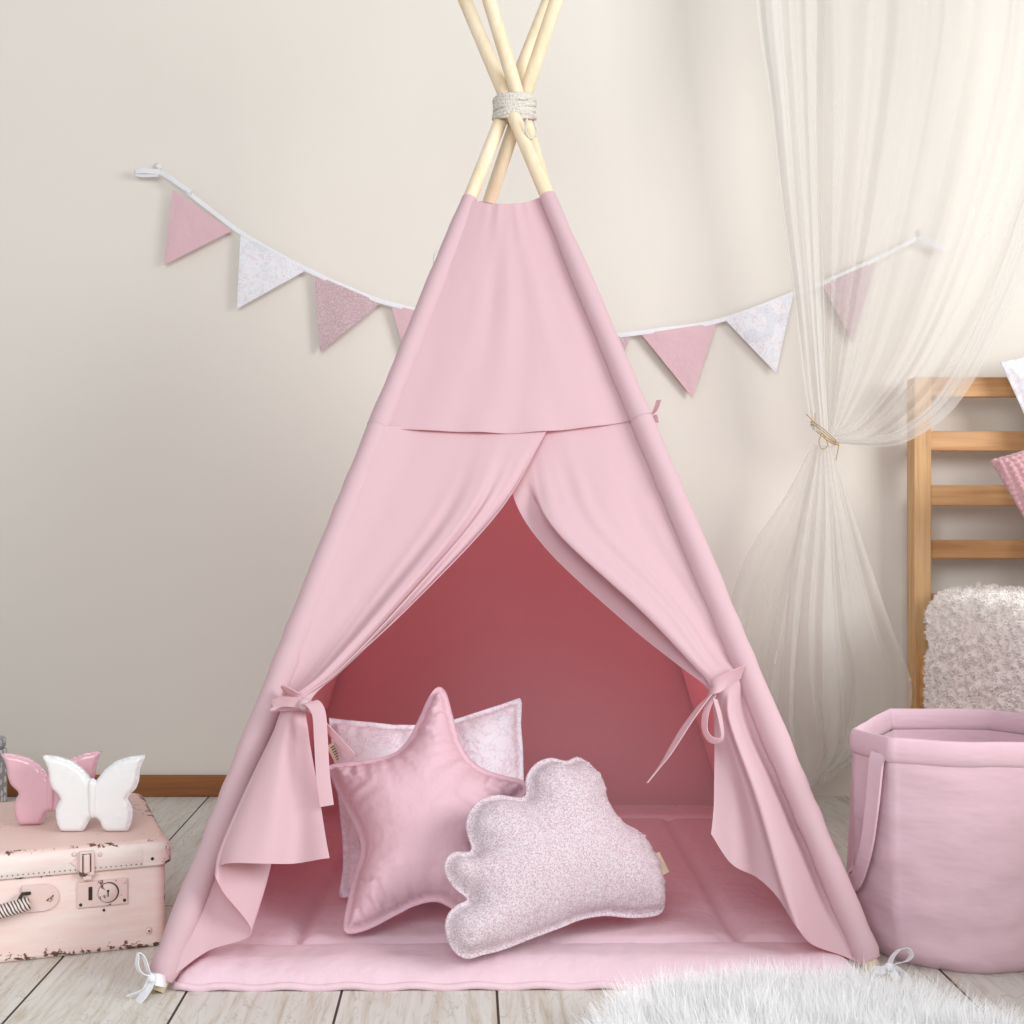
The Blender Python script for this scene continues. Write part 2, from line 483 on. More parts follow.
def panel(name, A, B, t0, t1, sag, nu=50, nv=60, off=0.0, inset=.027):
    """cloth between two poles from height t0 to t1 (dicts per pole)"""
    rows = []
    n = np.cross(poles[B][0] - poles[A][0], aFL - poles[A][0]); n /= np.linalg.norm(n)
    c = np.array([0, 2.9, .4])
    if np.dot(n, c - poles[A][0]) < 0: n = -n     # points inwards
    for u in np.linspace(0, 1, nu):
        r = []
        for v in np.linspace(0, 1, nv):
            a = pole_at(A, t0[A] + (t1[A] - t0[A]) * v); b = pole_at(B, t0[B] + (t1[B] - t0[B]) * v)
            ca = c - a; ca[2] = 0; cb = c - b; cb[2] = 0
            a = a + ca / np.linalg.norm(ca) * inset; b = b + cb / np.linalg.norm(cb) * inset
            p = a + (b - a) * u
            w = 4 * u * (1 - u)
            s = sag * w * (1 - .6 * v) + .006 * w * noise.noise(Vector((u * 5, v * 3, off)))
            r.append(p + n * s)
        rows.append(r)
    return sheet(name, rows, M['tent'], tent)
low = {k: .012 for k in poles}
panel('side_panel', 'FL', 'BL', low, tTop, -.012, off=3)
panel('side_panel', 'FR', 'BR', low, tTop, -.012, off=8)
panel('back_panel', 'BL', 'BR', low, tTop, -.008, off=12, inset=.029)
# front top panel, rows from the top edge to the seam
def FPt(px, py, d=0.0): return FP.hit(px, py, d)
top_rows = []
spec = [((470, 200), (491, 204), (508, 204), (526, 202), (545, 196)),
        ((445, 262), (480, 265), (511, 266), (541, 265), (573, 258)),
        ((419, 328), (466, 332), (513, 334), (556, 331), (601, 322)),
        ((396, 385), (455, 390), (514, 392), (570, 389), (626, 380)),
        ((378, 428), (445, 431), (512, 433), (580, 428), (645, 419))]
for i, r in enumerate(spec):
    top_rows.append([FPt(x, y, d) for (x, y), d in zip(r, (0, .008, .010, .008, .0))])
tp = ctrl(top_rows, 60, 50)
for i in range(60):
    for j in range(50):
        w = 4 * (i / 59) * (1 - i / 59)
        tp[i, j] += fn * w * (.004 * noise.noise(Vector((i * .16, j * .05, 2))) + .0025 * math.sin(i * .55 + j * .03) * (j / 49) ** 2)
tpo = sheet('front_panel', tp, M['tent'], tent); solid(tpo, .0012)
# seam stitched along the lower edge of the top panel
seam = [p + fn * .0016 for p in tp[::2, -1]]
MB().tube(seam, .0011, 6).build('seam', M['tent'], tent)

for k, yy in (('FL', 428), ('FR', 419)):
    t_ = pole_y(k, yy); cpt = pole_at(k, t_); d_ = poles[k][1] - poles[k][0]; d_ /= np.linalg.norm(d_)
    e1 = np.cross(d_, fn); e1 /= np.linalg.norm(e1); e2 = np.cross(d_, e1)
    rr_ = .0232
    MB().tube([cpt + rr_ * (math.cos(a) * e1 + math.sin(a) * e2) for a in np.linspace(0, 2 * PI, 40)], .0009, 6, False).build('seam', M['tent'], tent)

def flap(name, rows, nu, nv, ripple):
    R = [[FPt(*c) for c in r] for r in rows]
    A = ctrl(R, nu, nv)
    for i in range(nu):
        for j in range(nv):
            A[i, j] += fn * ripple(i / (nu - 1), j / (nv - 1))
    o = sheet(name, A, M['tent'], tent); solid(o, .0014)
    return o, A
L = [
 [(382,426,.012),(415,427,0),(445,428,0),(475,429,.002),(500,429,.005),(528,429,.008),(549,427,.008)],
 [(352,505,.012),(385,506,.004),(415,507,.003),(443,508,.006),(468,509,.016),(484,511,.006),(500,510,.008)],
 [(314,604,.012),(336,604,.004),(354,604,.004),(370,606,.008),(390,606,.026),(399,610,.008),(411,605,.012)],
 [(290,664,.012),(300,666,.002),(310,668,.006),(318,671,.018),(328,672,.036),(335,675,.022),(343,668,.016)],
 [(276,702,.012),(281,704,0),(287,705,.014),(287,704,.032),(288,702,.042),(298,701,.047),(309,703,.034)],
 [(262,735,.012),(275,738,-.008),(291,735,.004),(277,735,.035),(272,735,.048),(288,735,.062),(309,735,.052)],
 [(236,800,.012),(255,800,-.014),(282,792,.004),(254,792,.045),(245,792,.062),(280,796,.082),(319,794,.072)],
 [(202,880,.012),(228,880,-.010),(270,868,.006),(228,858,.050),(224,842,.068),(274,842,.088),(326,838,.078)],
 [(170,978,.012),(208,951,-.002),(251,933,.014),(222,890,.055),(218,866,.070),(270,864,.090),(330,859,.080)],
]
def ripL(u, v):
    a = max(0, u - .35) / .65
    up = math.sin(PI * min(1, v / .5)) if v < .5 else 0
    sm = min(1, v / .12)
    s = sm * a * up * (.0075 * math.sin(u * 31 + v * 3) + .004 * math.sin(u * 57 - v * 4))
    s += .004 * up * noise.noise(Vector((u * 6 + v * 3, v * 2, 3)))
    lo_ = max(0, v - .52) / .48
    s += lo_ * (1 - .45 * lo_) * 2 * (.0125 * math.sin(u * 24 + 1.0 + v) + .003 * math.sin(u * 47)) * max(0, min(1, (u - .42) / .2))
    return s * min(1, u * 6)
flapL, AL = flap('door_flap', L, 120, 110, ripL)
R_ = [
 [(640,419,0),(612,422,0),(588,424,0),(565,426,0),(545,427,-.004),(532,428,-.008),(524,429,-.012),(512,430,-.016)],
 [(661,470,0),(632,472,0),(604,474,0),(580,477,0),(556,480,-.002),(536,484,-.006),(526,487,-.012),(512,492,-.018)],
 [(684,525,0),(655,525,.004),(630,525,.003),(603,526,.008),(578,528,.018),(557,532,.022),(562,527,-.022),(546,549,-.020)],
 [(720,610,0),(705,608,.004),(690,606,.005),(674,604,.014),(658,604,.026),(641,611,.024),(648,604,-.026),(627,624,-.018)],
 [(739,655,0),(730,656,.002),(720,656,.010),(710,655,.024),(699,656,.036),(690,662,.030),(693,659,.0),(681,667,.0)],
 [(748,677,0),(742,678,.006),(736,680,.020),(730,682,.034),(722,685,.044),(713,688,.036),(710,689,.022),(708,689,.010)],
 [(765,717,0),(746,719,-.006),(737,719,.030),(729,719,.042),(726,719,.020),(722,718,.010),(718,717,.009),(714,716,.005)],
 [(799,800,0),(783,800,-.016),(768,800,.034),(757,800,.042),(755,800,.014),(748,800,.0),(733,798,.010),(714,792,.002)],
 [(832,880,0),(816,880,-.014),(796,880,.040),(781,882,.054),(774,870,.016),(756,850,.0),(733,838,.012),(713,815,.002)],
 [(864,964,0),(840,955,.010),(812,944,.048),(797,928,.062),(778,897,.024),(757,878,.0),(732,864,.012),(711,834,.004)],
]
def ripR(u, v):
    a = max(0, u - .2) / .8
    up = math.sin(PI * min(1, v / .55)) if v < .55 else 0
    a2 = a * max(0, min(1, (.72 - u) / .15))
    s = min(1, v / .12) * up * (a2 * (.0065 * math.sin(u * 33 - v * 3) + .003 * math.sin(u * 60)) + .004 * noise.noise(Vector((u * 6 - v * 3, v * 2, 9)))) + (.0025 * (v - .5) * 2 * math.sin(u * 19) if v > .5 else 0)
    return s * min(1, u * 6)
flapR, AR = flap('door_flap', R_, 130, 110, ripR)
# ties
def FR_(pts): return [FPt(*p) for p in pts]
sx = np.array([1.0, 0, .0])
def zdir(*a): return np.array(a, float)
tieL = ribbon('tie_band', FR_([(283,690,.030),(292,697,.060),(302,703,.072),(310,706,.068),(317,708,.045)]), .020, M['tent'], flapL, side=zdir(-.35, 0, 1))
ribbon('bow_loop', FR_([(304,704,.080),(292,702,.090),(281,702,.088),(272,706,.080),(283,706,.070),(302,705,.070)]), .018, M['tent'], flapL, side=zdir(0.1, -.35, 1))
ribbon('bow_loop', FR_([(304,703,.078),(296,695,.088),(287,690,.084),(284,691,.072),(294,700,.068)]), .015, M['tent'], flapL, side=zdir(-.6, -.3, 1))
ribbon('tie_tail', FR_([(305,703,.084),(313,704,.096),(319,714,.100),(321,740,.098),(323,775,.096),(327,806,.094)]), .0225, M['tent'], flapL, side=zdir(1, .1, .15))
ribbon('tie_tail', FR_([(308,707,.080),(318,716,.086),(332,733,.086),(353,757,.084)]), .0165, M['tent'], flapL, side=zdir(-.7, .1, 1))
kn = MB(); kn.lathe([(.001, -.011), (.008, -.009), (.0115, 0), (.008, .009), (.001, .011)], FPt(304, 704, .082), 'y', 14); kn.build('knot', M['tent'], flapL)
tieR = ribbon('tie_band', FR_([(743,672,.028),(735,675,.058),(724,681,.070),(713,688,.064),(708,695,.040)]), .026, M['tent'], flapR, side=zdir(.45, 0, 1))
ribbon('tie_tail', FR_([(713,693,.055),(703,703,.066),(686,726,.070),(668,755,.068),(658,769,.066),(647,783,.064)]), [.012,.020,.021,.016,.010,.013], M['tent'], flapR, side=zdir(1, -.3, .75), twist=.5)
ribbon('bow_loop', FR_([(713,695,.056),(706,712,.066),(705,730,.074),(712,740,.076),(722,738,.074),(720,718,.068),(715,699,.060)]), .013, M['tent'], flapR, side=np.array([[.7,-.7,0],[.7,-.7,0],[.5,-.7,.4],[.1,-.5,.9],[-.4,-.8,.3],[-.6,-.8,0],[-.6,-.8,0]], float), n=40)
# small tie ends beside the right and left poles
pr = P(655, 415, 2.78)
ribbon('side_tie', [P(648, 418, 2.74), P(655, 411, 2.75), P(659, 400, 2.76)], .012, M['tent'], tent, side=zdir(1, -.5, .5))
ribbon('side_tie', [P(648, 418, 2.74), P(654, 416, 2.75), P(656, 423, 2.76)], .012, M['tent'], tent, side=zdir(1, -.5, .5))
ribbon('hanging_loop', [P(438, 276, 2.80), P(434, 266, 2.80), P(434, 255, 2.80), P(437, 250, 2.80)], .0045, M['whitetape'], tent, side=zdir(.3, -1, 0))
# rope lashing
c0 = P(514.5, 0, 2.89)[0]; rp = []
for i in range(0, 7 * 24 + 1):
    a = 2 * PI * i / 24; k = i / (7 * 24)
    z = 1.596 + .036 * (0.5 - 0.5 * math.cos(k * PI * 3.0)) + .006 * math.sin(a + k * 9)
    rr = 1.0 + .05 * math.sin(k * 25)
    rp.append((c0 + .0415 * rr * math.cos(a), 2.893 + .0405 * rr * math.sin(a), z))
rope = MB().tube(rp, .0046, 8)
for zc in (1.601, 1.611, 1.621, 1.630):
    rope.tube([(c0 + .0405 * math.cos(a), 2.893 + .0395 * math.sin(a), zc + .003 * math.sin(a * 2 + zc * 90)) for a in np.linspace(0, 2 * PI, 40)], .0056, 8, False)
rope.build('rope_lashing', M['rope'], tent)
lp = [P(527, 118, 2.83), P(526, 132, 2.83), P(532, 139, 2.83), P(537, 132, 2.83), P(534, 121, 2.83)]
MB().tube(cr(np.array(lp), 24), .0022, 8).build('rope_end', M['rope'], tent)
# white ribbon bows at the feet
def foot_bow(px, py, Y, sgn, specs):
    Yp = Y
    def q(dx, dy, dd=0.0): return P(px + dx, py + dy, Yp - dd)
    for nm, pts, w, sd in specs:
        ribbon(nm, [q(*p) for p in pts], w * 1.3, M['whitetape'], tent, side=zdir(*sd), n=30, thick=.001)
    MB().lathe([(.001, -.006), (.006, -.005), (.008, 0), (.006, .005), (.001, .006)], q(0, 0, .016), 'y', 12).build('ribbon_knot', M['whitetape'], tent)
Yf = pFL[1]
foot_bow(152, 978, Yf - .018, 1, [
 ('ribbon_loop', [(0,0,.012),(-4,-8,.016),(-8,-20,.02),(-13,-24,.02),(-15,-14,.02),(-11,-5,.018),(0,-1,.014)], .011, (.6,-.8,.25)),
 ('ribbon_band', [(-2,0,.008),(4,1,.020),(11,3,.010),(13,2,-.01)], .014, (-.2,0,1)),
 ('ribbon_tail', [(0,1,.015),(-6,13,.018),(-14,24,.022),(-24,34,.026)], .014, (.8,-.3,.45)),
 ('ribbon_tail', [(-2,2,.012),(-10,13,.014),(-24,19,.016)], .010, (.3,-.6,.6)),
])
Yf2 = pFR[1]
foot_bow(889, 967, Yf2 - .02, -1, [
 ('ribbon_loop', [(0,0,.012),(3,-9,.016),(10,-17,.018),(18,-18,.018),(22,-12,.018),(17,-6,.016),(6,-3,.014),(0,0,.013)], .010, (.3,-.85,.4)),
 ('ribbon_band', [(2,1,.008),(-6,3,.018),(-15,3,.010)], .010, (0,0,1)),
 ('ribbon_tail', [(0,1,.012),(8,2,.016),(16,8,.02),(21,14,.022)], .010, (-.3,-.4,.8)),
 ('ribbon_tail', [(0,1,.012),(5,7,.016),(8,13,.02)], .010, (.8,-.4,.2)),
])

# ------------------------------------------------------------------ mat
m0 = np.array([-.547, 2.212]); mw, md = 1.118, 1.250; mrot = -.012
mrt = thing('play_mat', (.02, 2.85, 0)); tag(mrt, 'quilted pink floor mat lying inside the tent', 'mat')
nx, ny = 150, 165
def mat_h(x, y):
    dx = min(x, mw - x); dy = min(y, md - y); e = min(dx, dy)
    h = .034 * math.sqrt(max(0, 1 - (1 - min(e / .05, 1)) ** 2)) if e < .05 else .034
    bx, by = .175, .15
    gs = []
    for s in (bx, mw - bx): gs.append(math.hypot(x - s, max(0, by - y, y - (md - by))))
    for s in (by, md - by): gs.append(abs(y - s))
    g = min(gs)
    h -= .013 * math.exp(-(g / .012) ** 2) * min(1, e / .03)
    h += .006 * math.sin(min(1, g / .13) * PI / 2) * min(1, e / .05)
    h += .0028 * noise.noise(Vector((x * 9, y * 9, 0))) * min(1, e / .03)
    h += .0022 * noise.noise(Vector((x * 38, y * 7, 4))) * math.exp(-((y - .08) / .07) ** 2)
    return max(h, .006)
V = []; Fc = []
xs_ = np.concatenate([np.linspace(0, .06, 14)[:-1], np.linspace(.06, mw - .06, nx - 26), np.linspace(mw - .06, mw, 14)[1:]])
ys_ = np.concatenate([np.linspace(0, .06, 14)[:-1], np.linspace(.06, md - .06, ny - 26), np.linspace(md - .06, md, 14)[1:]])
def mp(x, y, z):
    # sides draw in towards the back, as the tent is a little narrower there
    xx = x - (x - mw / 2) * .05 * y / md
    rc = .022                                  # rounded corners
    ix = min(max(xx, rc), mw - rc); iy = min(max(y, rc), md - rc); ddx, ddy = xx - ix, y - iy
    m_ = max(abs(ddx), abs(ddy)); l_ = math.hypot(ddx, ddy)
    if l_ > 1e-9: ddx, ddy = ddx * m_ / l_, ddy * m_ / l_
    xx, y = ix + ddx, iy + ddy
    return (m0[0] + xx + y * mrot * .3, m0[1] + y - xx * mrot, z)
for x in xs_:
    for y in ys_: V.append(mp(x, y, mat_h(x, y)))
Fc = gridfaces(len(xs_), len(ys_))
top = mk('top_cover', V, Fc, M['mat'], mrt)
nX, nY = len(xs_), len(ys_)
per = [(i, 0) for i in range(nX)] + [(nX - 1, j) for j in range(1, nY)] + [(i, nY - 1) for i in range(nX - 2, -1, -1)] + [(0, j) for j in range(nY - 2, 0, -1)]
ring = [V[i * nY + j] for i, j in per]
VV = [(p[0], p[1], .001) for p in ring]
mk('base_cover', VV, [tuple(range(len(VV)))], M['mat'], mrt, smooth=False)
wv = [np.array(p) + np.array([0, 0, .002 * math.sin(i * .5)]) for i, p in enumerate(ring)]
MB().tube(wv + [wv[0]], .0065, 8, False).build('piping', M['mat'], mrt)

# ------------------------------------------------------------------ pillows
def seg_dist(Q, poly):
    a = poly; b = np.roll(poly, -1, 0); best = np.full(len(Q), 1e9); arg = np.zeros(len(Q), int)
    for i in range(len(a)):
        ab = b[i] - a[i]; l2 = (ab ** 2).sum() + 1e-12
        t = np.clip(((Q - a[i]) @ ab) / l2, 0, 1)
        d = np.hypot(*(Q - a[i] - t[:, None] * ab).T)
        m = d < best; best[m] = d[m]; arg[m] = i
    return best, arg
def inside(Q, poly):
    x, y = Q[:, 0], Q[:, 1]; c = np.zeros(len(Q), bool)
    a = poly; b = np.roll(poly, -1, 0)
    for (x1, y1), (x2, y2) in zip(a, b):
        if y1 == y2: continue
        k = ((y1 > y) != (y2 > y)) & (x < (x2 - x1) * (y - y1) / (y2 - y1) + x1); c ^= k
    return c
def resample(poly, step):
    p = np.vstack([poly, poly[:1]]); d = np.hypot(*np.diff(p, axis=0).T); s = np.concatenate([[0], np.cumsum(d)])
    n = max(12, int(s[-1] / step)); t = np.arange(n) * s[-1] / n
    return np.stack([np.interp(t, s, p[:, 0]), np.interp(t, s, p[:, 1])], 1)
def puff(outline, T, Rr, flange=.010, res=.006, smooth=14, pucker=.0015, wob=.0012, bump=None, backT=None, power=.5):
    """stuffed cushion: outline 2D -> (verts local (a,b,h), faces)"""
    B = resample(np.asarray(outline, float), res)
    lo, hi = B.min(0), B.max(0)
    gx = np.arange(lo[0], hi[0], res); gy = np.arange(lo[1], hi[1], res * .866)
    Q = np.array([(x + (res / 2 if j % 2 else 0), y) for j, y in enumerate(gy) for x in gx])
    Q = Q[inside(Q, B)]; d, arg = seg_dist(Q, B); k = d > res * .55; Q, d, arg = Q[k], d[k], arg[k]
    nb = len(B)
    allp = [Vector(p) for p in B] + [Vector(p) for p in Q]
    ed = [(i, (i + 1) % nb) for i in range(nb)]
    ov, oe, of, iv, ie, if_ = delaunay_2d_cdt(allp, ed, [], 0, 1e-7)
    ov = np.array([tuple(v) for v in ov]); tri = np.array([tuple(f) for f in of])
    cen = ov[tri].mean(1); tri = tri[inside(cen, B)]
    isb = np.zeros(len(ov), bool)
    for i, src in enumerate(iv):
        if any(q < nb for q in src): isb[i] = True
    dd, ar = seg_dist(ov, B); dd[isb] = 0
    de = np.maximum(0, dd - flange)
    h = T * (1 - (1 - np.minimum(de / Rr, 1)) ** 2) ** power
    # neighbours for smoothing
    E = np.vstack([tri[:, [0, 1]], tri[:, [1, 2]], tri[:, [2, 0]]]); E = np.vstack([E, E[:, ::-1]])
    cnt = np.bincount(E[:, 0], minlength=len(ov)).clip(1)
    fixed = dd <= flange + 1e-6
    soft = np.clip((dd - flange - .006) / .02, 0, 1)
    for _ in range(smooth):
        s = np.bincount(E[:, 0], weights=h[E[:, 1]], minlength=len(ov)) / cnt
        h = np.where(fixed, h, h + .6 * soft * (s - h))
    arc = ar * res
    pk = np.array([noise.noise(Vector((a * 80, 0, 3))) for a in arc])
    h = h * (1 + .10 * pk * np.exp(-de / .03)) + pucker * pk * np.exp(-de / .042) * np.minimum(1, de / .008)
    fw = np.array([noise.noise(Vector((p[0] * 55, p[1] * 55, 9))) for p in ov])
    hm = fw * wob * (dd < flange * 1.6)             # wavy seam allowance
    big = np.array([noise.noise(Vector((p[0] * 11, p[1] * 11, 1))) for p in ov])
    top = h * (1 + .06 * big) + hm + .0012
    if bump is not None: top = top + bump(ov, dd, flange)
    bk = -(h * (1 if backT is None else backT / T)) + hm - .0012
    n = len(ov)
    V = np.vstack([np.column_stack([ov, top]), np.column_stack([ov, bk])])
    Fc = [tuple(t) for t in tri] + [tuple(t[::-1] + n) for t in tri]
    # close the rim
    bid = {}
    for i, src in enumerate(iv):
        for q in src:
            if q < nb: bid[q] = i
    for i in range(nb):
        a, b = bid[i], bid[(i + 1) % nb]
        if a != b: Fc.append((a, a + n, b + n, b))
    return V, Fc
class Frame:
    """leaning plane through base point O; tilt = lean back angle, yaw = turn about Z"""
    def __init__(s, O, yaw, tilt):
        s.O = np.array(O, float); s.R = np.array([math.cos(yaw), math.sin(yaw), 0])
        back = np.array([-math.sin(yaw), math.cos(yaw), 0])
        s.U = np.array([0, 0, 1]) * math.cos(tilt) + back * math.sin(tilt)
        s.N = np.cross(s.R, s.U)
        if s.N[1] > 0: s.N = -s.N
        s.pl = Plane(s.O, s.N)
    def to2(s, px, py): q = s.pl.hit(px, py) - s.O; return np.array([q @ s.R, q @ s.U])
    def w(s, V): V = np.asarray(V); return s.O + V[:, :1] * s.R + V[:, 1:2] * s.U + V[:, 2:3] * s.N

def smooth_outline(fr, pts, n=400): return crloop(np.array([fr.to2(*p) for p in pts]), n)

def cushion(name, fr, outline, mat, label, group=None, warp=None, **k):
    V, Fc = puff(outline, **k)
    if warp: V = warp(V)
    Wv = fr.w(V)
    return Wv, Fc
# star
fs = Frame(G(395, 925, .060), .0, math.radians(27))
star = [(438,687),(446,692),(452,712),(459,738),(468,756),(482,768),(502,775),(522,780),(529,788),(521,798),(503,812),(489,830),(485,850),(489,876),(496,905),(501,930),(496,938),(484,936),(466,920),(450,908),(435,902),(415,906),(395,916),(372,928),(352,934),(344,930),(345,915),(352,882),(360,856),(360,840),(350,818),(338,794),(329,772),(331,765),(352,762),(378,758),(397,751),(410,736),(420,716),(429,697)]
Wv, Fc = cushion('star_pillow', fs, smooth_outline(fs, star), M['star'], '', T=.066, Rr=.09, flange=.010, smooth=26, pucker=.013, res=.005)
o = mk('star_pillow', Wv, Fc, M['star'], loc=fs.O)
tag(o, 'plain pink star shaped pillow leaning in the tent behind the cloud pillow', 'pillow')
# cloud
fc = Frame(G(466, 960, .052), math.atan2(.22, .37), math.radians(24))
cloud = [(466,959),(452,949),(445,930),(448,914),(457,905),(467,899),(455,889),(445,873),(446,859),(455,852),(471,850),(466,828),(470,811),(482,799),(499,795),(524,797),(526,778),(535,764),(550,758),(566,761),(578,757),(593,767),(603,781),(609,803),(623,822),(640,832),(653,850),(662,874),(665,894),(660,914),(632,918),(605,916),(581,920),(558,929),(531,939),(503,950),(483,955)]
cl = thing('cloud_pillow', fc.O); tag(cl, 'speckled pale pink cloud shaped pillow in front of the star pillow', 'pillow')
Wv, Fc = cushion('cover', fc, smooth_outline(fc, cloud, 500), M['speck'], '', T=.066, Rr=.10, flange=.009, smooth=26, pucker=.013, res=.005)
mk('cover', Wv, Fc, M['speck'], cl)
def cloth_tag(fr, pts, parent, depth=.004, label=None):
    q = np.array([fr.to2(*p) for p in pts])
    V = np.column_stack([q, np.full(len(q), depth)])
    o = mk('care_tag', fr.w(V), [tuple(range(len(q)))], M['tagcloth'], parent, smooth=False); solid(o, .0012)
    if label: o['label'] = label
    return o
cloth_tag(fc, [(652,855),(656,853),(666,873),(660,876)], cl, .010, 'small cream cloth tag')
# rectangle floral pillow
fq = Frame(G(430, 894, .056), .02, math.radians(24))
rect = [(329,718),(345,720),(368,722),(395,725),(425,725),(450,721),(475,713),(500,705),(520,698),(522,702),(521,725),(523,750),(524,790),(526,830),(530,865),(533,888),(528,893),(500,890),(460,889),(420,890),(385,893),(355,897),(341,898),(339,893),(343,870),(343,845),(340,815),(336,780),(332,745)]
rq = thing('floral_pillow', fq.O); tag(rq, 'white rectangular pillow with faint floral print behind the star pillow', 'pillow')
Wv, Fc = cushion('cover', fq, resample(np.array([fq.to2(*p) for p in rect]), .004), M['floral'], '', T=.05, Rr=.11, flange=.010, smooth=30, pucker=.005)
mk('cover', Wv, Fc, M['floral'], rq)
tg = cloth_tag(fq, [(326.5,747),(335,742),(343.5,760),(336,765)], rq, .004, 'small cream cloth tag with dark lettering')
# tiny unreadable lettering running up the tag
mb = MB()
for k in range(6):
    a = np.array([331.0, 748.5]) + np.array([1.15, 2.35]) * k
    b = a + np.array([3.6, -2.0])
    A, B = fq.to2(*a), fq.to2(*b)
    dq = (B - A) / np.linalg.norm(B - A); pq = np.array([-dq[1], dq[0]]) * .0011
    V = [np.append(p, .0052) for p in (A - pq, B - pq, B + pq, A + pq)]
    mb.add(fq.w(np.array(V)), [(0, 1, 2, 3)])
mb.build('print', M['ink'], tg, smooth=False)

# ------------------------------------------------------------------ suitcase
crot = math.radians(21)
corner = np.array([-.608, 2.440, 0])
case = thing('suitcase', corner, crot); tag(case, 'old worn pink suitcase with chipped paint lying flat on the floor', 'suitcase')
CW, CD, CHt, LZ = .68, .45, .190, .145
ex = np.array([math.cos(crot), math.sin(crot), 0]); ey = np.array([-math.sin(crot), math.cos(crot), 0])
CPl = Plane(corner, -ey)
def cf(px, py):
    q = CPl.hit(px, py) - corner; return q @ ex, q[2]
def rbox(x0, x1, y0, y1, z0, z1, r, nseg=6, edge=.012, top=True, bot=False):
    """box with rounded vertical corners and softened top/bottom rims"""
    def ringpts(ins):
        pts = []
        for cx, cy, a0 in ((x1 - r, y0 + r, -90), (x1 - r, y1 - r, 0), (x0 + r, y1 - r, 90), (x0 + r, y0 + r, 180)):
            for k in range(nseg + 1):
                a = math.radians(a0 + 90 * k / nseg); pts.append((cx + (r - ins) * math.cos(a), cy + (r - ins) * math.sin(a)))
        return pts
    prof = []
    for k in range(5):
        a = PI / 2 * k / 4; prof.append((edge * (1 - math.sin(a)) if bot else .002 * (1 - k / 4), z0 + (edge * (1 - math.cos(a)) if bot else .002 * k / 4)))
    for k in range(5):
        a = PI / 2 * k / 4; prof.append((edge * (1 - math.cos(a)) if top else .002 * k / 4, z1 - (edge * (1 - math.sin(a)) if top else .002 * (1 - k / 4))))
    V = []; n = 4 * (nseg + 1)
    for ins, z in prof:
        V += [(x, y, z) for x, y in ringpts(ins)]
    Fc = [(i * n + k, i * n + (k + 1) % n, (i + 1) * n + (k + 1) % n, (i + 1) * n + k) for i in range(len(prof) - 1) for k in range(n)]
    Fc.append(tuple(range(n))[::-1]); Fc.append(tuple((len(prof) - 1) * n + k for k in range(n)))
    return V, Fc
def local(o_name, geo, mat, parent=case, smooth=True):
    o = mk(o_name, geo[0], geo[1], mat, parent, smooth=smooth, local=True)
    return o
base = local('base', rbox(-CW, -.004, .004, CD - .004, 0.0, LZ, .022, bot=True, top=False, edge=.01), M['casebody'])
lid = local('lid', rbox(-CW - .003, .003, -.003, CD + .003, LZ, CHt, .028, bot=False, top=True, edge=.016), M['caselid'])
for o_ in (base, lid):
    m = o_.modifiers.new('angle', 'EDGE_SPLIT') if False else None
# lid rim strip with stitch holes
mb = MB()
x = -CW + .02
while x < -.02:
    mb.lathe([(.0010, 0), (.0010, .0012)], (x, -.0030, LZ + .0065), 'y', 6); x += .0085
mb.build('stitching', M['darkiron'], lid, local=True)
# leather corner caps on the lid and base
def cap_geo(x, y, z0, z1, sx_, sy_, rad=.03, t=.0022, size=.05):
    V = []; nA, nH = 15, 8
    pts = []
    for k in range(nA):
        s = (k / (nA - 1) - .5) * 2
        L2 = size
        if s < -.35: pts.append((rad + (L2 - rad) * ((-s - .35) / .65), 0))
        elif s > .35: pts.append((0, rad + (L2 - rad) * ((s - .35) / .65)))
        else:
            a = (s + .35) / .7 * PI / 2; pts.append((rad - rad * math.sin(a), rad - rad * math.cos(a)))
    for px_, py_ in pts:
        for j in range(nH):
            v = j / (nH - 1)
            ins = max(0, v - .65) / .35; ii = .016 * (1 - math.cos(ins * PI / 2)); zz = z0 + (z1 - z0) * v
            V.append((x + sx_ * (px_ + ii - t), y + sy_ * (py_ + ii - t), zz))
    return V, gridfaces(nA, nH)
for cx, sxx in ((.003, -1), (-CW - .003, 1)):
    g = cap_geo(cx, -.003, LZ + .003, CHt + .0005, sxx, 1); o = local('corner_cap', g, M['caselid']); solid(o, .0015)
    g = cap_geo(cx, CD + .003, LZ + .003, CHt + .0005, sxx, -1); o = local('corner_cap', g, M['caselid']); solid(o, .0015)
def box_l(name, x0, x1, y0, y1, z0, z1, mat, parent=case, bw=.002):
    V = []; m_ = MB().box((x0, y0, z0), (x1, y1, z1)); o = mk(name, m_.v, m_.f, mat, parent, smooth=False, local=True); bevel(o, bw, 2); return o
def rivet(parent, x, y, z, r=.0032, mat='darkiron', name='rivet'):
    mb_ = MB().lathe([(r, 0), (r * .9, .0015), (r * .4, .0024)], (x, y, z), 'y', 10); return mk(name, mb_.v, mb_.f, M[mat], parent, local=True)
for px, py in ((152, 858),):
    x, z = cf(px, py); rivet(lid, x, -.005, z)
x, z = cf(149, 931); MB_ = rivet(base, x, .002, z, .0055, 'casemetal'); rivet(base, x, .001, z, .002)
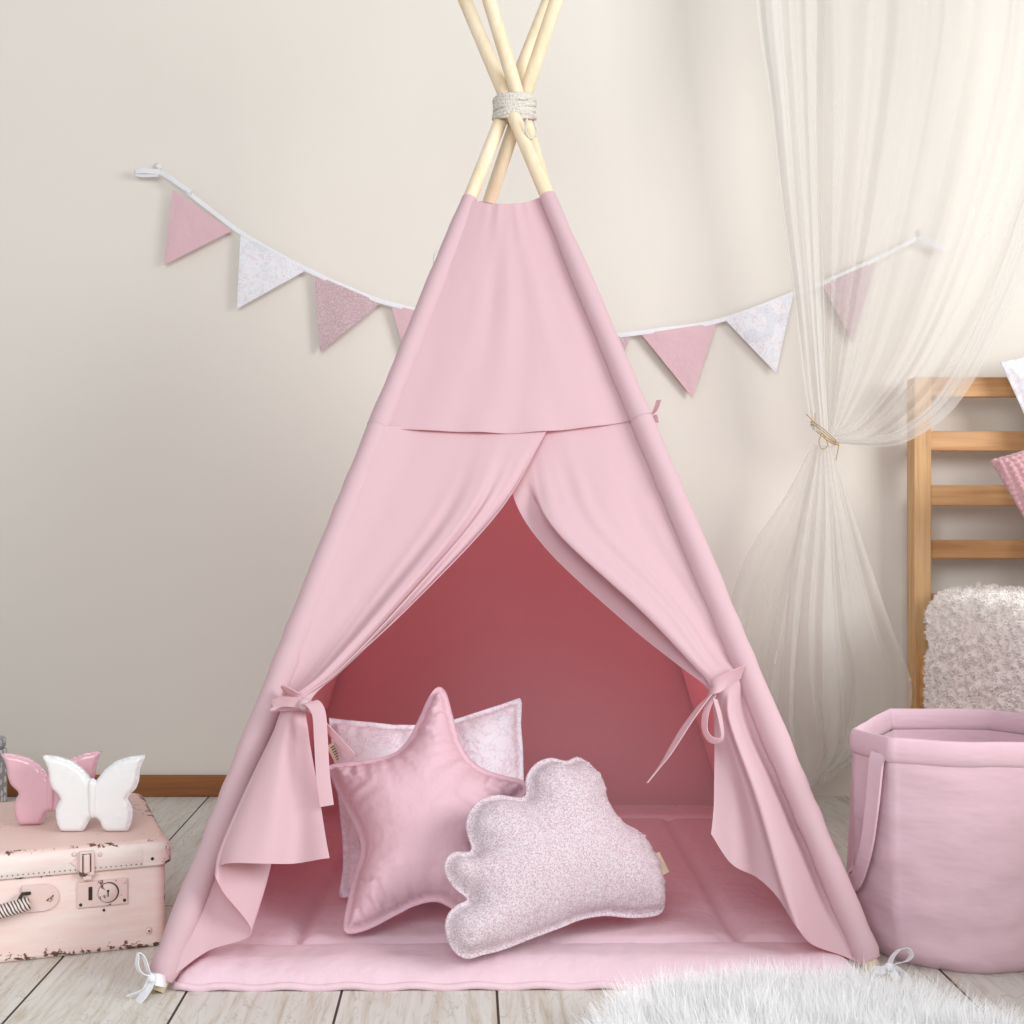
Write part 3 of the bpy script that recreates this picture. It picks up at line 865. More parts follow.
# latch (hasp) over the lid front
x0, _ = cf(79, 860); x1, _ = cf(94, 860)
la = box_l('latch', x0, x1, -.012, -.002, LZ - .004, LZ + .038, M['casemetal'])
box_l('latch_lever', x0 + .007, x1 - .008, -.017, -.011, LZ + .002, LZ + .034, M['casemetal'], la)
mb = MB()
for k in range(2):
    xx = x0 + .0055 if k == 0 else x1 - .0062
    mb.box((xx - .0008, -.0128, LZ + .003), (xx + .0008, -.0118, LZ + .032))
mb.box((x0 + .004, -.0125, LZ + .033), (x1 - .005, -.0118, LZ + .0345))
o = mk('groove', mb.v, mb.f, M['darkiron'], la, smooth=False, local=True)
box_l('hasp_tongue', x0 + .006, x1 - .004, -.010, -.002, LZ - .012, LZ - .002, M['casemetal'], la)
for px in (74, 100):
    xx, zz = cf(px, 854); rivet(lid, xx, -.003, zz, .004, 'casemetal')
# side wings of the hasp: jagged plate
xa, _ = cf(70, 860)
V = [(xa, -.0045, LZ + .020), (xa + .012, -.0045, LZ + .026), (x0, -.0045, LZ + .038), (x0, -.0045, LZ + .004), (xa + .010, -.0045, LZ + .012)]
o = mk('latch_wing', V, [tuple(range(5))], M['casemetal'], la, smooth=False, local=True); solid(o, .002)
# lock plate
lx0, lz1 = cf(77, 877); lx1, lz0 = cf(128, 899)
lz0 = .083; lz1 = .128
lk = box_l('lock_plate', lx0, lx1, -.001, .006, lz0, lz1, M['casemetal'])
sxx = lx0 + (lx1 - lx0) * .26
box_l('key_slot', sxx - .0032, sxx + .0032, -.0024, .002, lz0 + .013, lz1 - .009, M['darkiron'], lk, .0006)
cx = lx0 + (lx1 - lx0) * .60; cz = (lz0 + lz1) / 2 + .001
mb = MB().lathe([(.0165, 0), (.0165, .003), (.0150, .0045), (.0010, .0050)], (cx, -.001, cz), 'y', 28); mk('lock_dial', mb.v, mb.f, M['casemetal'], lk, local=True)
mb = MB().lathe([(.0178, 0), (.0178, .0012)], (cx + .001, -.001, cz), 'y', 28); mk('dial_ring', mb.v, mb.f, M['darkiron'], lk, local=True)
mb = MB().box((cx - .0008, -.0072, cz - .006), (cx + .0008, -.0060, cz + .004)).lathe([(.0022, 0), (.0022, .0008)], (cx, -.0064, cz + .004), 'y', 10); mk('keyhole', mb.v, mb.f, M['darkiron'], lk, local=True)
for fx, fz in ((.07, .14), (.93, .16), (.93, .86)):
    rivet(lk, lx0 + (lx1 - lx0) * fx, -.001, lz0 + (lz1 - lz0) * fz, .0028, 'darkiron' if fz < .5 else 'casemetal', 'screw')
x, z = cf(104, 910.5); rivet(base, x, .003, z, .0024)
# handle mounts and striped handle
def mount(xc, sgn):
    pts = []
    for k in range(13):
        a = -PI / 2 + PI * k / 12; pts.append((xc + sgn * (.012 + .026 * math.cos(a) ** 1.0), .108 + .023 * math.sin(a) * (1 if abs(math.sin(a)) < .99 else 1)))
    pts += [(xc - sgn * .022, .131), (xc - sgn * .022, .085)]
    V = [(p[0], .0035, p[1]) for p in pts] + [(p[0] * .96 + xc * .04, -.0015, p[1] * .94 + .108 * .06) for p in pts]
    n = len(pts)
    Fc = [tuple(range(n)), tuple(range(n, 2 * n))[::-1]] + [(i, (i + 1) % n, n + (i + 1) % n, n + i) for i in range(n)]
    o = mk('handle_mount', V, Fc, M['casemetal'], case, smooth=False, local=True); bevel(o, .0012, 2)
    return o
hx, _ = cf(36, 893)
mL = mount(hx, 1); mR = mount(-CW - hx, -1)
for mm, xc, sg in ((mL, hx - .022, 1), (mR, -CW - hx + .022, -1)):
    mb = MB().tube([(xc + .012 * sg, -.002, .118), (xc, -.012, .121), (xc - .008 * sg, -.012, .108), (xc, -.012, .096), (xc + .010 * sg, -.002, .098)], .003, 8)
    mk('handle_ring', mb.v, mb.f, M['darkiron'], mm, local=True)
xa, xb = hx - .012, -CW - hx + .012
hp = [(xa + (xb - xa) * s, -.013 - .012 * math.sin(PI * s), .104 - .012 * math.sin(PI * s)) for s in np.linspace(0, 1, 30)]
V, Fc = tube_geo(hp, .0118 , 14)
V = [np.array([v[0], v[1], v[2]]) for v in V]
mk('handle', V, Fc, M['zebra'], case, local=True)

# ------------------------------------------------------------------ butterflies
def butterfly(name, cx_px, base_py, Y, yaw, s, mat, label):
    wing = [(0,.088),(.008,.098),(.020,.113),(.040,.128),(.064,.136),(.090,.139),(.0945,.137),(.088,.126),(.083,.110),(.081,.092),(.076,.078),(.064,.066),(.0605,.060),(.066,.051),(.070,.040),(.0695,.026),(.066,.012),(.0615,.002),(.055,.0),(.026,.0),(.019,.002),(.014,.010),(.010,.019),(.006,.024),(0,.025)]
    right = np.array(wing)
    out = np.vstack([right, (right * [-1, 1])[::-1][1:-1]]) * s
    out = resample(out, .003)
    V, Fc = puff(out, T=.0135, Rr=.011, flange=0.0, res=.0035, smooth=3, pucker=0, wob=0, power=.4)
    # crease next to the body
    zc = CHt + .0005
    base_pt = np.array([(cx_px - 512) / F * Y, Y, zc])
    t = thing(name, base_pt, yaw)
    def place(V):
        V = np.asarray(V); return np.column_stack([V[:, 0], -V[:, 2], V[:, 1]])
    mk('wings', place(V), Fc, mat, t, local=True)
    mb = MB(); zz = np.linspace(.026, .098, 16) * s
    rr = .0085 * s * np.sqrt(np.clip(1 - (np.abs(np.linspace(-1, 1, 16)) ** 6), .05, 1)) * np.linspace(.85, 1.1, 16)
    mb.tube([(0, -.0105, z) for z in zz], rr, 14); mk('body', mb.v, mb.f, mat, t, local=True)
    return t
b1 = butterfly('butterfly_figurine', 94.5, 832, 2.500, 0.0, 1.0, M['whiteglaze'], '')
tag(b1, 'glossy white ceramic butterfly standing on the suitcase', 'figurine')
b2 = butterfly('butterfly_figurine', 52, 824, 2.560, .16, .965, M['pinkglaze'], '')
tag(b2, 'glossy pink ceramic butterfly standing behind the white one', 'figurine')

# grey star print box behind the suitcase
sb = thing('storage_box', (-1.372, 3.22, 0)); tag(sb, 'grey storage box with white star print behind the suitcase', 'storage box')
o = mk('body', *rbox(-.15, .15, -.13, .13, 0, .200, .02, edge=.008, bot=True), M['starprint'], sb, local=True)
o = mk('lid', *rbox(-.148, .148, -.128, .128, .2002, .228, .02, edge=.008, bot=True), M['starprint'], sb, local=True)

# ------------------------------------------------------------------ fabric basket
bc = np.array([.806, 2.468, 0.0]); bk = thing('storage_basket', bc); tag(bk, 'tall soft pink fabric basket with strap handles on the floor right of the tent', 'basket')
NB = 160
_pl = np.array([(-.174, -.158), (-.206, -.050), (-.150, .06), (-.078, .188), (.02, .192), (.115, .186), (.190, .08), (.207, -.03), (.165, -.138), (.06, -.190), (-.07, -.188)])
_cp = []
for _k, _p in enumerate(_pl):
    _cp.append(_p)
    if _k in (0, 1, 3, 5): _cp.append(_p + 1e-4)          # crisp corners at the back and left
_lp = crloop(np.array(_cp), 2000)
_an = np.arctan2(_lp[:, 1], _lp[:, 0]) % (2 * PI); _o = np.argsort(_an)
def brad(a, corner=1.0):
    # soft hexagon: stiff panels inside the cloth, rounder lower down
    r = np.interp(a % (2 * PI), _an[_o], np.hypot(*_lp[_o].T), period=2 * PI) / .190
    return 1 + (r - 1) * corner
HB = .386
def bring(a, z, r0, corner): return (r0 * brad(a, corner) * math.cos(a), r0 * brad(a, corner) * math.sin(a), z)
V = []; prof = []
for k in range(64):
    t = k / 63
    z = .356 * t
    r = .190 * (1 + .035 * math.sin(PI * (1 - t)) )
    if t < .08: r *= (.90 + .10 * math.sin(t / .08 * PI / 2))
    prof.append((r, z, .25 + .7 * t))
for r, z, c in prof:
    for k in range(NB):
        a = 2 * PI * k / NB
        p = bring(a, z, r, c)
        wr = .0045 * noise.noise(Vector((math.cos(a) * 2.2, math.sin(a) * 2.2, z * 26))) * (1.25 - z / .4) + .003 * noise.noise(Vector((math.cos(a) * 6, math.sin(a) * 6, z * 30 + 5))) * (1.2 - z / .36)
        q = 1 + wr / r
        V.append((p[0] * q, p[1] * q, z))
def rings(n, NB=NB): return [(i * NB + k, i * NB + (k + 1) % NB, (i + 1) * NB + (k + 1) % NB, (i + 1) * NB + k) for i in range(n - 1) for k in range(NB)]
Fc = rings(64); Fc.append(tuple(range(NB))[::-1])
mk('outer_cover', V, Fc, M['basket'], bk, local=True)
# inner lining
V = []; pr = [(.178, .352), (.176, .26), (.174, .15), (.168, .05), (.155, .022)]
for r, z in pr:
    for k in range(NB):
        a = 2 * PI * k / NB; V.append(bring(a, z, r, .95))
Fc = rings(5); Fc.append(tuple(4 * NB + k for k in range(NB)))
mk('lining', V, Fc, M['basket'], bk, local=True)
# padded rim band
V = []; nr = 16
for i in range(nr + 1):
    a2 = -PI * .5 + 2 * PI * i / nr
    for k in range(NB):
        a = 2 * PI * k / NB
        rr = .1885 + .0068 * math.cos(a2) * (1 + .15 * noise.noise(Vector((math.cos(a) * 7, math.sin(a) * 7, 0))))
        zz = .3690 + .0215 * math.sin(a2) + .003 * noise.noise(Vector((math.cos(a) * 2, math.sin(a) * 2, 5)))
        V.append(bring(a, zz, rr, 1.0))
mk('rim_band', V, rings(nr + 1), M['basket'], bk, local=True)
# strap handles hanging on the left and right sides
def strap(a_mid, da, drop):
    pts = []; sd = []
    for s, zz, out in ((-1, .362, .006), (-.98, .345, .012), (-.9, .28, .014), (-.72, .20, .014), (-.38, .205 - drop, .013), (0, .19 - drop, .012), (.38, .205 - drop, .013), (.72, .20, .014), (.9, .28, .014), (.98, .345, .012), (1, .362, .006)):
        a = a_mid + da * s; r = .193 * brad(a, .9) + out
        pts.append(bc + np.array([r * math.cos(a), r * math.sin(a), zz])); sd.append((-math.sin(a), math.cos(a), 0))
    S = []
    P_ = np.array(pts); T = np.gradient(P_, axis=0)
    for i, a in enumerate(np.linspace(-1, 1, len(pts))):
        aa = a_mid + da * a; rad = np.array([math.cos(aa), math.sin(aa), 0]); s_ = np.cross(T[i], rad); S.append(s_ / np.linalg.norm(s_))
    return ribbon('strap_handle', pts, .030, M['basket'], bk, side=np.array(S), n=70, thick=.004)
strap(math.radians(193), math.radians(24), .07)
strap(math.radians(13), math.radians(24), .07)

# ------------------------------------------------------------------ bed
bed = thing('bed', (1.6, 2.7, 0)); tag(bed, 'pine bed with slatted headboard against the wall at the right', 'bed')
BX0, BX1 = 1.051, 2.05
def bbox(name, lo, hi, mat, parent=bed, bw=.004):
    o = MB().box(lo, hi).build(name, M[mat], parent, smooth=False); bevel(o, bw, 3); return o
hb = bbox('headboard_post', (BX0, 3.60, 0), (BX0 + .046, 3.668, 1.123), 'pine_v')
bbox('headboard_post', (BX1 - .046, 3.60, 0), (BX1, 3.668, 1.123), 'pine_v')
def zz(py, Y=3.62): return CH - (py - 512) / F * Y
for y0, y1 in ((377, 397), (431, 451), (485, 506), (540, 559), (594, 612)):
    bbox('headboard_slat', (BX0 + .046, 3.62, zz(y1)), (BX1 - .046, 3.645, zz(y0)), 'pine_h')
bbox('side_rail', (BX0 + .014, 1.66, .26), (BX0 + .040, 3.60, .398), 'pine_y')
bbox('side_rail', (BX1 - .036, 1.66, .26), (BX1 - .010, 3.60, .398), 'pine_y')
bbox('footboard_post', (BX0, 1.60, 0), (BX0 + .046, 1.665, .46), 'pine_v')
bbox('footboard_post', (BX1 - .046, 1.60, 0), (BX1, 1.665, .46), 'pine_v')
bbox('footboard_rail', (BX0 + .046, 1.62, .26), (BX1 - .046, 1.645, .44), 'pine_h')
bl = MB().lathe([(.006, 0), (.006, .003), (.003, .0045)], P(908.5, 680, 3.63), 'y', 14); v_ = bl
bo = MB().tube([(BX0 + .002, 3.632, zz(680, 3.632)), (BX0 - .004, 3.632, zz(680, 3.632))], .007, 14).build('bolt', M['casemetal'], hb)
mt = MB().box((BX0 + .070, 1.68, .30), (BX1 - .040, 3.595, .535)).build('mattress', M['mattress'], bed, smooth=False); bevel(mt, .04, 5)

# fluffy blanket over the bed
def strands(roots, dirs, length, width, curl=.3):
    n = len(roots); roots = np.asarray(roots); dirs = np.asarray(dirs)
    dirs = dirs / np.linalg.norm(dirs, axis=1)[:, None]
    side = np.cross(dirs, rng.normal(size=(n, 3))); side /= np.linalg.norm(side, axis=1)[:, None] + 1e-9
    bend = np.cross(dirs, side) * curl
    Ls = length * rng.uniform(.6, 1.15, n)[:, None]
    V = np.empty((n, 7, 3))
    for k, (t, w) in enumerate(((0, 1), (.4, .85), (.75, .5))):
        c = roots + dirs * Ls * t + bend * Ls * t * t
        V[:, 2 * k] = c - side * width * w / 2; V[:, 2 * k + 1] = c + side * width * w / 2
    V[:, 6] = roots + dirs * Ls + bend * Ls
    b = (np.arange(n) * 7)[:, None]
    quads = np.concatenate([b + [0, 1, 3, 2], b + [2, 3, 5, 4]], 0); tris = b + [4, 5, 6]
    return V.reshape(-1, 3), quads, tris
def mk_strands(name, V, quads, tris, mat, parent):
    inv = np.array(WM[parent].inverted()); V = V @ inv[:3, :3].T + inv[:3, 3]
    me = bpy.data.meshes.new(name)
    nq, nt = len(quads), len(tris)
    me.vertices.add(len(V)); me.vertices.foreach_set('co', V.astype(np.float32).ravel())
    me.loops.add(nq * 4 + nt * 3); me.loops.foreach_set('vertex_index', np.concatenate([quads.ravel(), tris.ravel()]).astype(np.int32))
    me.polygons.add(nq + nt)
    st = np.concatenate([np.arange(nq) * 4, nq * 4 + np.arange(nt) * 3]).astype(np.int32)
    me.polygons.foreach_set('loop_start', st)
    me.update(calc_edges=True); me.validate()
    me.materials.append(mat); me.shade_smooth()
    o = bpy.data.objects.new(name, me); COL.objects.link(o); o.parent = parent; WM[o] = WM[parent].copy()
    return o
blk = thing('throw_blanket', (1.5, 3.0, .56)); tag(blk, 'fluffy cream blanket hanging over the left side of the bed', 'blanket')
pathb = [(BX1 - .25, .562), (1.5, .564), (1.25, .570), (1.18, .572), (1.125, .564), (1.088, .545), (1.066, .50), (1.055, .42), (1.050, .32), (1.048, .22), (1.046, .12)]
pb = cr(np.array(pathb), 400)
dl = np.hypot(*np.diff(pb, axis=0).T); s_ = np.concatenate([[0], np.cumsum(dl)])
su = np.arange(0, s_[-1], .0052); pb = np.stack([np.interp(su, s_, pb[:, 0]), np.interp(su, s_, pb[:, 1])], 1)
ysb = np.arange(2.25, 3.575, .0065)
tb = np.gradient(pb, axis=0); tb /= np.linalg.norm(tb, axis=1)[:, None]; nb_ = np.column_stack([tb[:, 1], -tb[:, 0]])
if nb_[0][1] < 0: nb_ = -nb_
PT = np.empty((len(pb), len(ysb), 3)); NN = np.empty_like(PT)
for i in range(len(pb)):
    for j, y in enumerate(ysb):
        x, z = pb[i]
        hang = max(0, min(1, (.54 - z) / .3))
        fold = .003 * hang * math.sin(y * 17 + z * 3) + .006 * hang * noise.noise(Vector((y * 4, z * 3, 0)))
        d = noise.cell(Vector((0, 0, 0))) if False else 0
        v1 = noise.voronoi(Vector((su[i] * 42, y * 42, 0)))[0][0]
        h = .013 * (1 - min(1, v1 * 1.5)) + .006 * noise.noise(Vector((su[i] * 70, y * 70, 1))) + .004 * noise.noise(Vector((su[i] * 14, y * 14, 1)))
        ye = y + (.010 * noise.noise(Vector((su[i] * 12, 0, 7))) if j > len(ysb) - 8 else 0)
        ye -= .075 * max(0, min(1, (.56 - z) / .12)) * (y - 2.25) / 1.325
        PT[i, j] = (x + nb_[i][0] * (h + fold) , ye, z + nb_[i][1] * h)
        NN[i, j] = (nb_[i][0], 0, nb_[i][1])
bs = sheet('blanket_cloth', PT, M['sherpa'], blk); solid(bs, .004, 1.0)
# tufts on the visible stretch
ii = rng.integers(0, len(pb), 60000); jj = rng.integers(0, len(ysb), 60000)
keep = (PT[ii, jj][:, 1] > 2.7) & (PT[ii, jj][:, 0] < 1.5)
ii, jj = ii[keep], jj[keep]
dr = NN[ii, jj] + rng.normal(scale=.75, size=(len(ii), 3)) + np.array([0, 0, -.3])
V, q, t = strands(PT[ii, jj] - NN[ii, jj] * .001, dr, .0075, .0032, .9)
pile = mk_strands('pile', V, q, t, M['sherpa'], blk); tag(pile, None, kind='stuff')

# bed pillows
fp2 = Frame(P(1054, 586, 3.24), .05, math.radians(14))
fpw = Frame(P(1081, 584, 3.475), .03, math.radians(8))
def sq(s, rot, origin, n=60, pinch=.03):
    pts = []
    for a, b in (((0, 0), (s, 0)), ((s, 0), (s, s)), ((s, s), (0, s)), ((0, s), (0, 0))):
        for k in range(n):
            t_ = k / n; p = np.array(a) * (1 - t_) + np.array(b) * t_
            nrm = np.array([-(b[1] - a[1]), b[0] - a[0]]) / s; p = p + nrm * pinch * s * math.sin(PI * t_) ; pts.append(p)
    pts = np.array(pts); c, s2 = math.cos(rot), math.sin(rot)
    return pts @ np.array([[c, s2], [-s2, c]]) + np.array(origin)
rotp = math.radians(22)
def knob(ov, dd, fl):
    c, s2 = math.cos(-rotp), math.sin(-rotp)
    a = ov[:, 0] * c - ov[:, 1] * s2; b = ov[:, 0] * s2 + ov[:, 1] * c
    return .014 * np.abs(np.sin(a * PI / .0165) * np.sin(b * PI / .0135)) ** .8
V, Fc = puff(sq(.33, rotp, (0, 0)), T=.06, Rr=.14, flange=.004, res=.0032, smooth=20, bump=knob)
o = mk('knit_pillow', fp2.w(V), Fc, M['popcorn'], loc=fp2.O); tag(o, 'dusty pink bobble knit pillow on the bed at the right edge', 'pillow')
V, Fc = puff(sq(.60, math.radians(17), (0, 0)), T=.045, Rr=.2, flange=.012, res=.008, smooth=20)
o = mk('bed_pillow', fpw.w(V), Fc, M['flagfloral'], loc=fpw.O); tag(o, 'white printed pillow on the bed behind the bobble knit pillow', 'pillow')

# ------------------------------------------------------------------ tulle canopy
cu = thing('tulle_curtain', P(822, 800, 3.5) * np.array([1, 1, 0])); tag(cu, 'sheer white tulle curtain gathered with twine beside the bed', 'curtain')
def drape(name, cols, nu, nv, amp, freq, mat, phase=0, lat=.0):
    R = [[P(*c) for c in col] for col in cols]          # [col][row]
    A = np.asarray(R).transpose(1, 0, 2)                # rows, cols
    A = ctrl(A, nu, nv)
    for i in range(nu):
        u = i / (nu - 1)
        for j in range(nv):
            v = j / (nv - 1)
            am = amp(v); q = v * .9
            f1 = noise.noise(Vector((u * freq, q, phase))) + .22 * noise.noise(Vector((u * freq * 2.6, q * 1.6, phase + 7)))
            f2 = noise.noise(Vector((u * freq, q, phase + 31))) + .25 * noise.noise(Vector((u * freq * 2.3, q * 1.5, phase + 37)))
            A[i, j] += np.array([lat * am * f2 * 1.6, am * 1.7 * f1, 0])
    return sheet(name, A, mat, cu)
up = lambda v: .018 * (1 - v) ** .7 + .004
drape('gathered_edge', [
 [(748,-160,3.45),(755,0,3.45),(768,100,3.45),(779,200,3.46),(793,300,3.47),(803,380,3.48),(812,430,3.49)],
 [(775,-160,3.44),(780,0,3.44),(788,100,3.44),(796,200,3.45),(805,300,3.46),(812,380,3.48),(817,431,3.48)],
 [(800,-160,3.45),(803,0,3.45),(806,100,3.45),(810,200,3.46),(815,300,3.47),(820,380,3.48),(824,432,3.48)],
 [(826,-160,3.44),(825,0,3.44),(822,100,3.44),(822,200,3.45),(825,300,3.46),(827,380,3.48),(829,433,3.48)]],
 120, 70, lambda v: .011 * (1 - v) ** .6 + .003, 6, M['tulle_dense'], 0.4, .4)
drape('upper_drape', [
 [(790,-160,3.47),(800,0,3.47),(812,100,3.47),(818,200,3.47),(823,300,3.48),(826,390,3.49),(828,432,3.49)],
 [(872,-160,3.44),(868,0,3.44),(862,100,3.44),(851,215,3.45),(840,320,3.46),(833,400,3.48),(831,433,3.48)],
 [(945,-160,3.42),(938,0,3.42),(925,100,3.42),(900,220,3.43),(868,340,3.45),(843,412,3.47),(833,434,3.48)],
 [(1012,-160,3.40),(1004,0,3.40),(990,100,3.40),(958,230,3.41),(912,350,3.43),(862,421,3.46),(834,436,3.48)],
 [(1062,-160,3.38),(1056,0,3.38),(1040,120,3.38),(995,260,3.39),(932,375,3.41),(876,432,3.44),(835,439,3.47)],
 [(1085,-160,3.36),(1082,0,3.36),(1068,130,3.36),(1026,270,3.37),(962,384,3.39),(892,441,3.43),(836,443,3.47)]],
 320, 90, up, 14, M['tulle'], 0.0, .35)
drape('lower_drape', [
 [(813,444,3.49),(788,495,3.53),(748,560,3.60),(726,640,3.65),(718,720,3.67),(716,800,3.68)],
 [(817,445,3.48),(803,510,3.49),(780,610,3.54),(768,690,3.58),(762,750,3.61),(764,797,3.62)],
 [(822,446,3.48),(816,515,3.46),(806,620,3.47),(802,700,3.50),(806,760,3.53),(812,790,3.54)],
 [(826,446,3.48),(830,515,3.47),(834,620,3.47),(842,690,3.49),(838,745,3.50),(820,778,3.51)],
 [(830,446,3.48),(842,515,3.48),(860,615,3.49),(876,680,3.50),(862,735,3.51),(826,770,3.51)],
 [(833,445,3.49),(851,515,3.50),(878,605,3.52),(902,688,3.53),(880,730,3.53),(832,764,3.52)]],
 260, 90, lambda v: .004 + .032 * min(1, v * 1.5), 10, M['tulle_low'], 1.7, .9)
drape('inner_drape', [
 [(816,445,3.47),(800,510,3.45),(786,600,3.44),(780,690,3.46),(772,750,3.48),(770,800,3.50)],
 [(821,446,3.46),(818,520,3.44),(812,620,3.42),(812,700,3.44),(818,755,3.46),(800,792,3.48)],
 [(826,446,3.46),(832,520,3.44),(838,620,3.43),(846,690,3.45),(838,745,3.47),(814,782,3.49)]],
 110, 80, lambda v: .005 + .028 * min(1, v * 1.5), 6, M['tulle_mid'], 0.2, .9)
drape('swag_fold', [
 [(837,438,3.46),(876,436,3.43),(900,428,3.41),(930,404,3.39),(952,372,3.38),(978,320,3.37),(1012,230,3.36),(1050,90,3.36),(1066,-160,3.36)],
 [(837,441,3.45),(878,441,3.42),(904,435,3.40),(937,412,3.38),(962,380,3.37),(990,325,3.36),(1026,232,3.35),(1060,90,3.35),(1074,-160,3.35)],
 [(837,444,3.46),(880,447,3.43),(909,441,3.41),(946,417,3.39),(972,384,3.38),(1002,328,3.37),(1040,234,3.36),(1070,90,3.36),(1082,-160,3.36)]],
 60, 90, lambda v: .006, 4, M['tulle_mid'], 2.2, .3)
# twine tie
tw = MB()
cx, cy = P(823, 434, 3.48)[0], 3.475
for k in range(2):
    tw.tube([(cx + .031 * math.cos(a), cy + .030 * math.sin(a), P(0, 432 + 2.6 * k, 3.48)[2] - .026 * math.cos(a)) for a in np.linspace(0, 2 * PI, 36)], .0012, 7, False)
Yt = 3.435
for pts in ([(817,426),(811,419),(806,414)], [(815,424),(815,418),(815,413)], [(822,433),(819,442),(822,449),(828,445),(823,434)], [(830,440),(838,443),(838,450),(836,460)], [(822,433),(830,440),(839,446)]):
    tw.tube(cr(np.array([P(a, b, Yt) for a, b in pts]), 16), .0013, 7)
tw.build('twine_tie', M['twine'], cu)

# ------------------------------------------------------------------ bunting
bu = thing('hanging_bunting', (P(420, 310, 3.715)[0], 3.72, CH + .5)); tag(bu, 'bunting garland of pink, white and speckled triangle flags on white tape along the wall', 'garland')
YG = 3.712
sp = [(160,172),(185,190),(212,211),(240,232),(275,253),(312,272),(345,287),(380,301),(420,311),(470,322),(520,331),(570,336),(620,335),(660,330),(700,325),(728,318),(760,307),(790,295),(825,282),(870,262),(918,238)]
pts = cr(np.array([P(a, b, YG - .004) for a, b in sp]), 160)
ribbon('tape', [P(a, b, YG - .004) for a, b in sp], .012, M['whitetape'], bu, side=zdir(0, 0, 1), n=160, thick=.003)
def tri(a, b, c, mat, ph):
    A, B, C = P(*a, YG), P(*b, YG), P(*c, YG)
    rows = []
    n = 14
    for i in range(n):
        v = i / (n - 1); r = []
        for j in range(n):
            u = j / (n - 1)
            p = (A + (B - A) * u) * (1 - v) + C * v
            off = .004 * math.sin(PI * u) * (1 - v) + .003 * math.sin(u * 5 + ph) * (1 - v) * v * 2 - .003 * v * v
            r.append(p + np.array([0, -off - .002, 0]))
        rows.append(r)
    o = sheet('flag', rows, M[mat], bu); solid(o, .0035)
    return o
fl_ = [((173,190),(232,231),(164,265),'flagpink'),((241,234),(307,270),(237,309),'flagfloral'),((315,275),(381,303),(320,352),'flagspeck'),((391,305),(457,320),(415,388),'flagpink'),
 ((472,323),(545,335),(500,408),'flagfloral'),((556,337),(631,335),(598,412),'flagspeck'),((641,334),(716,323),(692,397),'flagpink'),((725,320),(793,295),(776,373),'flagfloral'),((822,285),(876,261),(852,342),'flagspeck')]
for i, (a, b, c, m_) in enumerate(fl_):
    o = tri(a, b, c, m_, i * 1.7)
    o['label'] = {'flagpink': 'plain pink triangle flag', 'flagfloral': 'white triangle flag with faint print', 'flagspeck': 'speckled mauve triangle flag'}[m_]
YB = YG - .012
ribbon('tape_bow', [P(160,172,YB), P(150,171,YB-.006), P(140,170.5,YB-.008), P(135,172,YB-.004), P(142,174.5,YB+.002), P(158,174,YB)], .0135, M['whitetape'], bu, side=zdir(0, -.3, 1), n=30)
ribbon('tape_tail', [P(160,172,YB), P(170,178,YB-.006), P(180,185,YB-.006), P(191,192,YB-.004)], .012, M['whitetape'], bu, side=zdir(0.4, -.2, 1), n=20)
ribbon('tape_tail', [P(919,237,YB), P(928,241,YB-.006), P(938,246,YB-.006), P(946,250,YB-.004)], .016, M['whitetape'], bu, side=zdir(0.3, -.2, 1), n=20)
for a, b in ((158, 169), (920, 235)):
    m_ = MB().lathe([(.011, 0), (.011, .002), (.004, .003), (.004, .010), (.002, .012)], P(a, b - 2, WY) - np.array([0, .0012, 0]), 'y', 14); m_.build('wall_hook', M['whiteglaze'], bu)

# ------------------------------------------------------------------ sheepskin rug
rg = thing('fur_rug', (.40, 1.74, 0)); tag(rg, 'white shaggy sheepskin rug on the floor in front of the tent', 'rug')
def rr(a): return 1 + .05 * math.sin(3 * a + .6) + .035 * math.sin(5 * a + 2)
RA, RB = .298, .392
n = 90; V = [(.42, 1.74, .012)]
for i in range(1, 6):
    for k in range(n):
        a = 2 * PI * k / n; q = i / 5 * rr(a)
        V.append((.42 + RA * q * math.cos(a), 1.74 + RB * q * math.sin(a), .012 if i < 5 else .004))
Fc = [(0, 1 + k, 1 + (k + 1) % n) for k in range(n)] + [(1 + i * n + k, 1 + i * n + (k + 1) % n, 1 + (i + 1) * n + (k + 1) % n, 1 + (i + 1) * n + k) for i in range(4) for k in range(n)]
hide = mk('hide', V, Fc, M['fur'], rg); solid(hide, .004, -1)
NS = 190000
a = rng.uniform(0, 2 * PI, NS); q = np.sqrt(rng.uniform(0, 1, NS)); rad = np.array([rr(x) for x in a]) * q
roots = np.column_stack([.42 + RA * rad * np.cos(a), 1.74 + RB * rad * np.sin(a), np.full(NS, .010)])
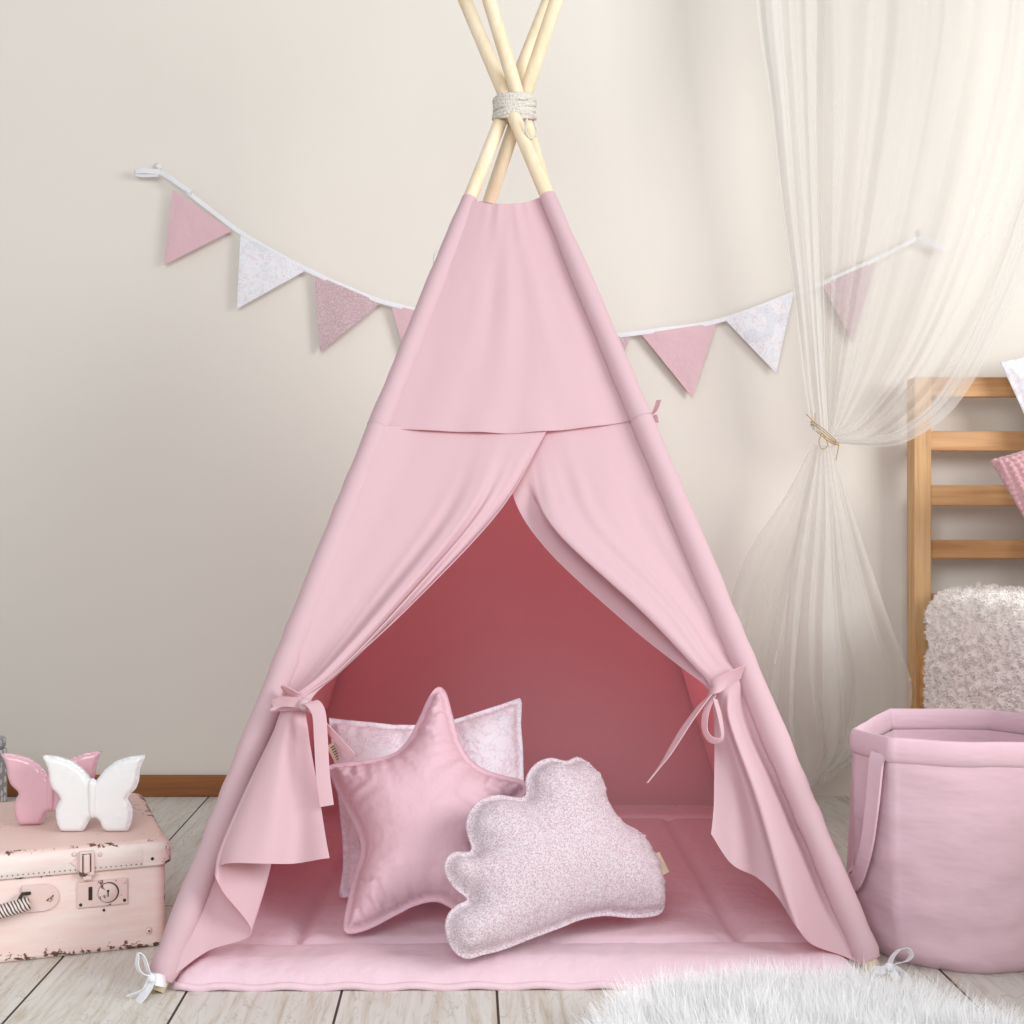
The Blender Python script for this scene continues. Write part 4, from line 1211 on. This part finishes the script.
k = roots[:, 1] > 1.2; roots = roots[k]; a = a[k]; q = q[k]; NS = len(roots)
cl_ = np.array([[noise.noise(Vector((p[0] * 16, p[1] * 16, 0))), noise.noise(Vector((p[0] * 16, p[1] * 16, 5)))] for p in roots])
dr = np.column_stack([np.cos(a) * (.2 + .9 * q ** 2) + cl_[:, 0] * 2.0, np.sin(a) * (.2 + .9 * q ** 2) + cl_[:, 1] * 2.0, np.full(NS, .85)]) + rng.normal(scale=.28, size=(NS, 3))
dr[:, 2] = np.abs(dr[:, 2])
V, qd, t = strands(roots, dr, .072, .0010, .45)
V[:, 2] = np.maximum(V[:, 2], .002)
pile = mk_strands('pile', V, qd, t, M['fur'], rg); tag(pile, None, kind='stuff')

# ------------------------------------------------------------------ light
w = bpy.data.worlds.new('room_light'); SC.world = w; w.use_nodes = True
bg = w.node_tree.nodes['Background']; bg.inputs[0].default_value = (.965, .985, 1.0, 1); bg.inputs[1].default_value = .53
def area(name, loc, target, sx_, sy_, power, col):
    d = bpy.data.lights.new(name, 'AREA'); d.shape = 'RECTANGLE'; d.size = sx_; d.size_y = sy_; d.energy = power; d.color = col
    o = bpy.data.objects.new(name, d); COL.objects.link(o); o.location = loc
    o.rotation_euler = (Vector(target) - Vector(loc)).to_track_quat('-Z', 'Y').to_euler(); return o
area('window_daylight', (2.9, .6, 1.75), (0, 3.0, .6), 1.7, 1.5, 112, (.985, .985, .98))
area('front_fill_light', (-.6, -1.2, 2.2), (0, 3.0, .7), 2.4, 1.6, 88, (.97, .985, 1.0))  # soft fill added behind the camera to brighten tent and fabrics, not a window

# ------------------------------------------------------------------ camera
cam = bpy.data.cameras.new('camera'); co = bpy.data.objects.new('camera', cam); COL.objects.link(co)
cam.sensor_width = 36; cam.lens = F / 1024 * 36; cam.clip_start = .02
co.location = (0, 0, CH); co.rotation_euler = (PI / 2, 0, 0)
SC.camera = co
vs = SC.view_settings; vs.view_transform = 'Standard'; vs.look = 'None'; vs.gamma = 1; vs.exposure = -0.11; vs.use_curve_mapping = False
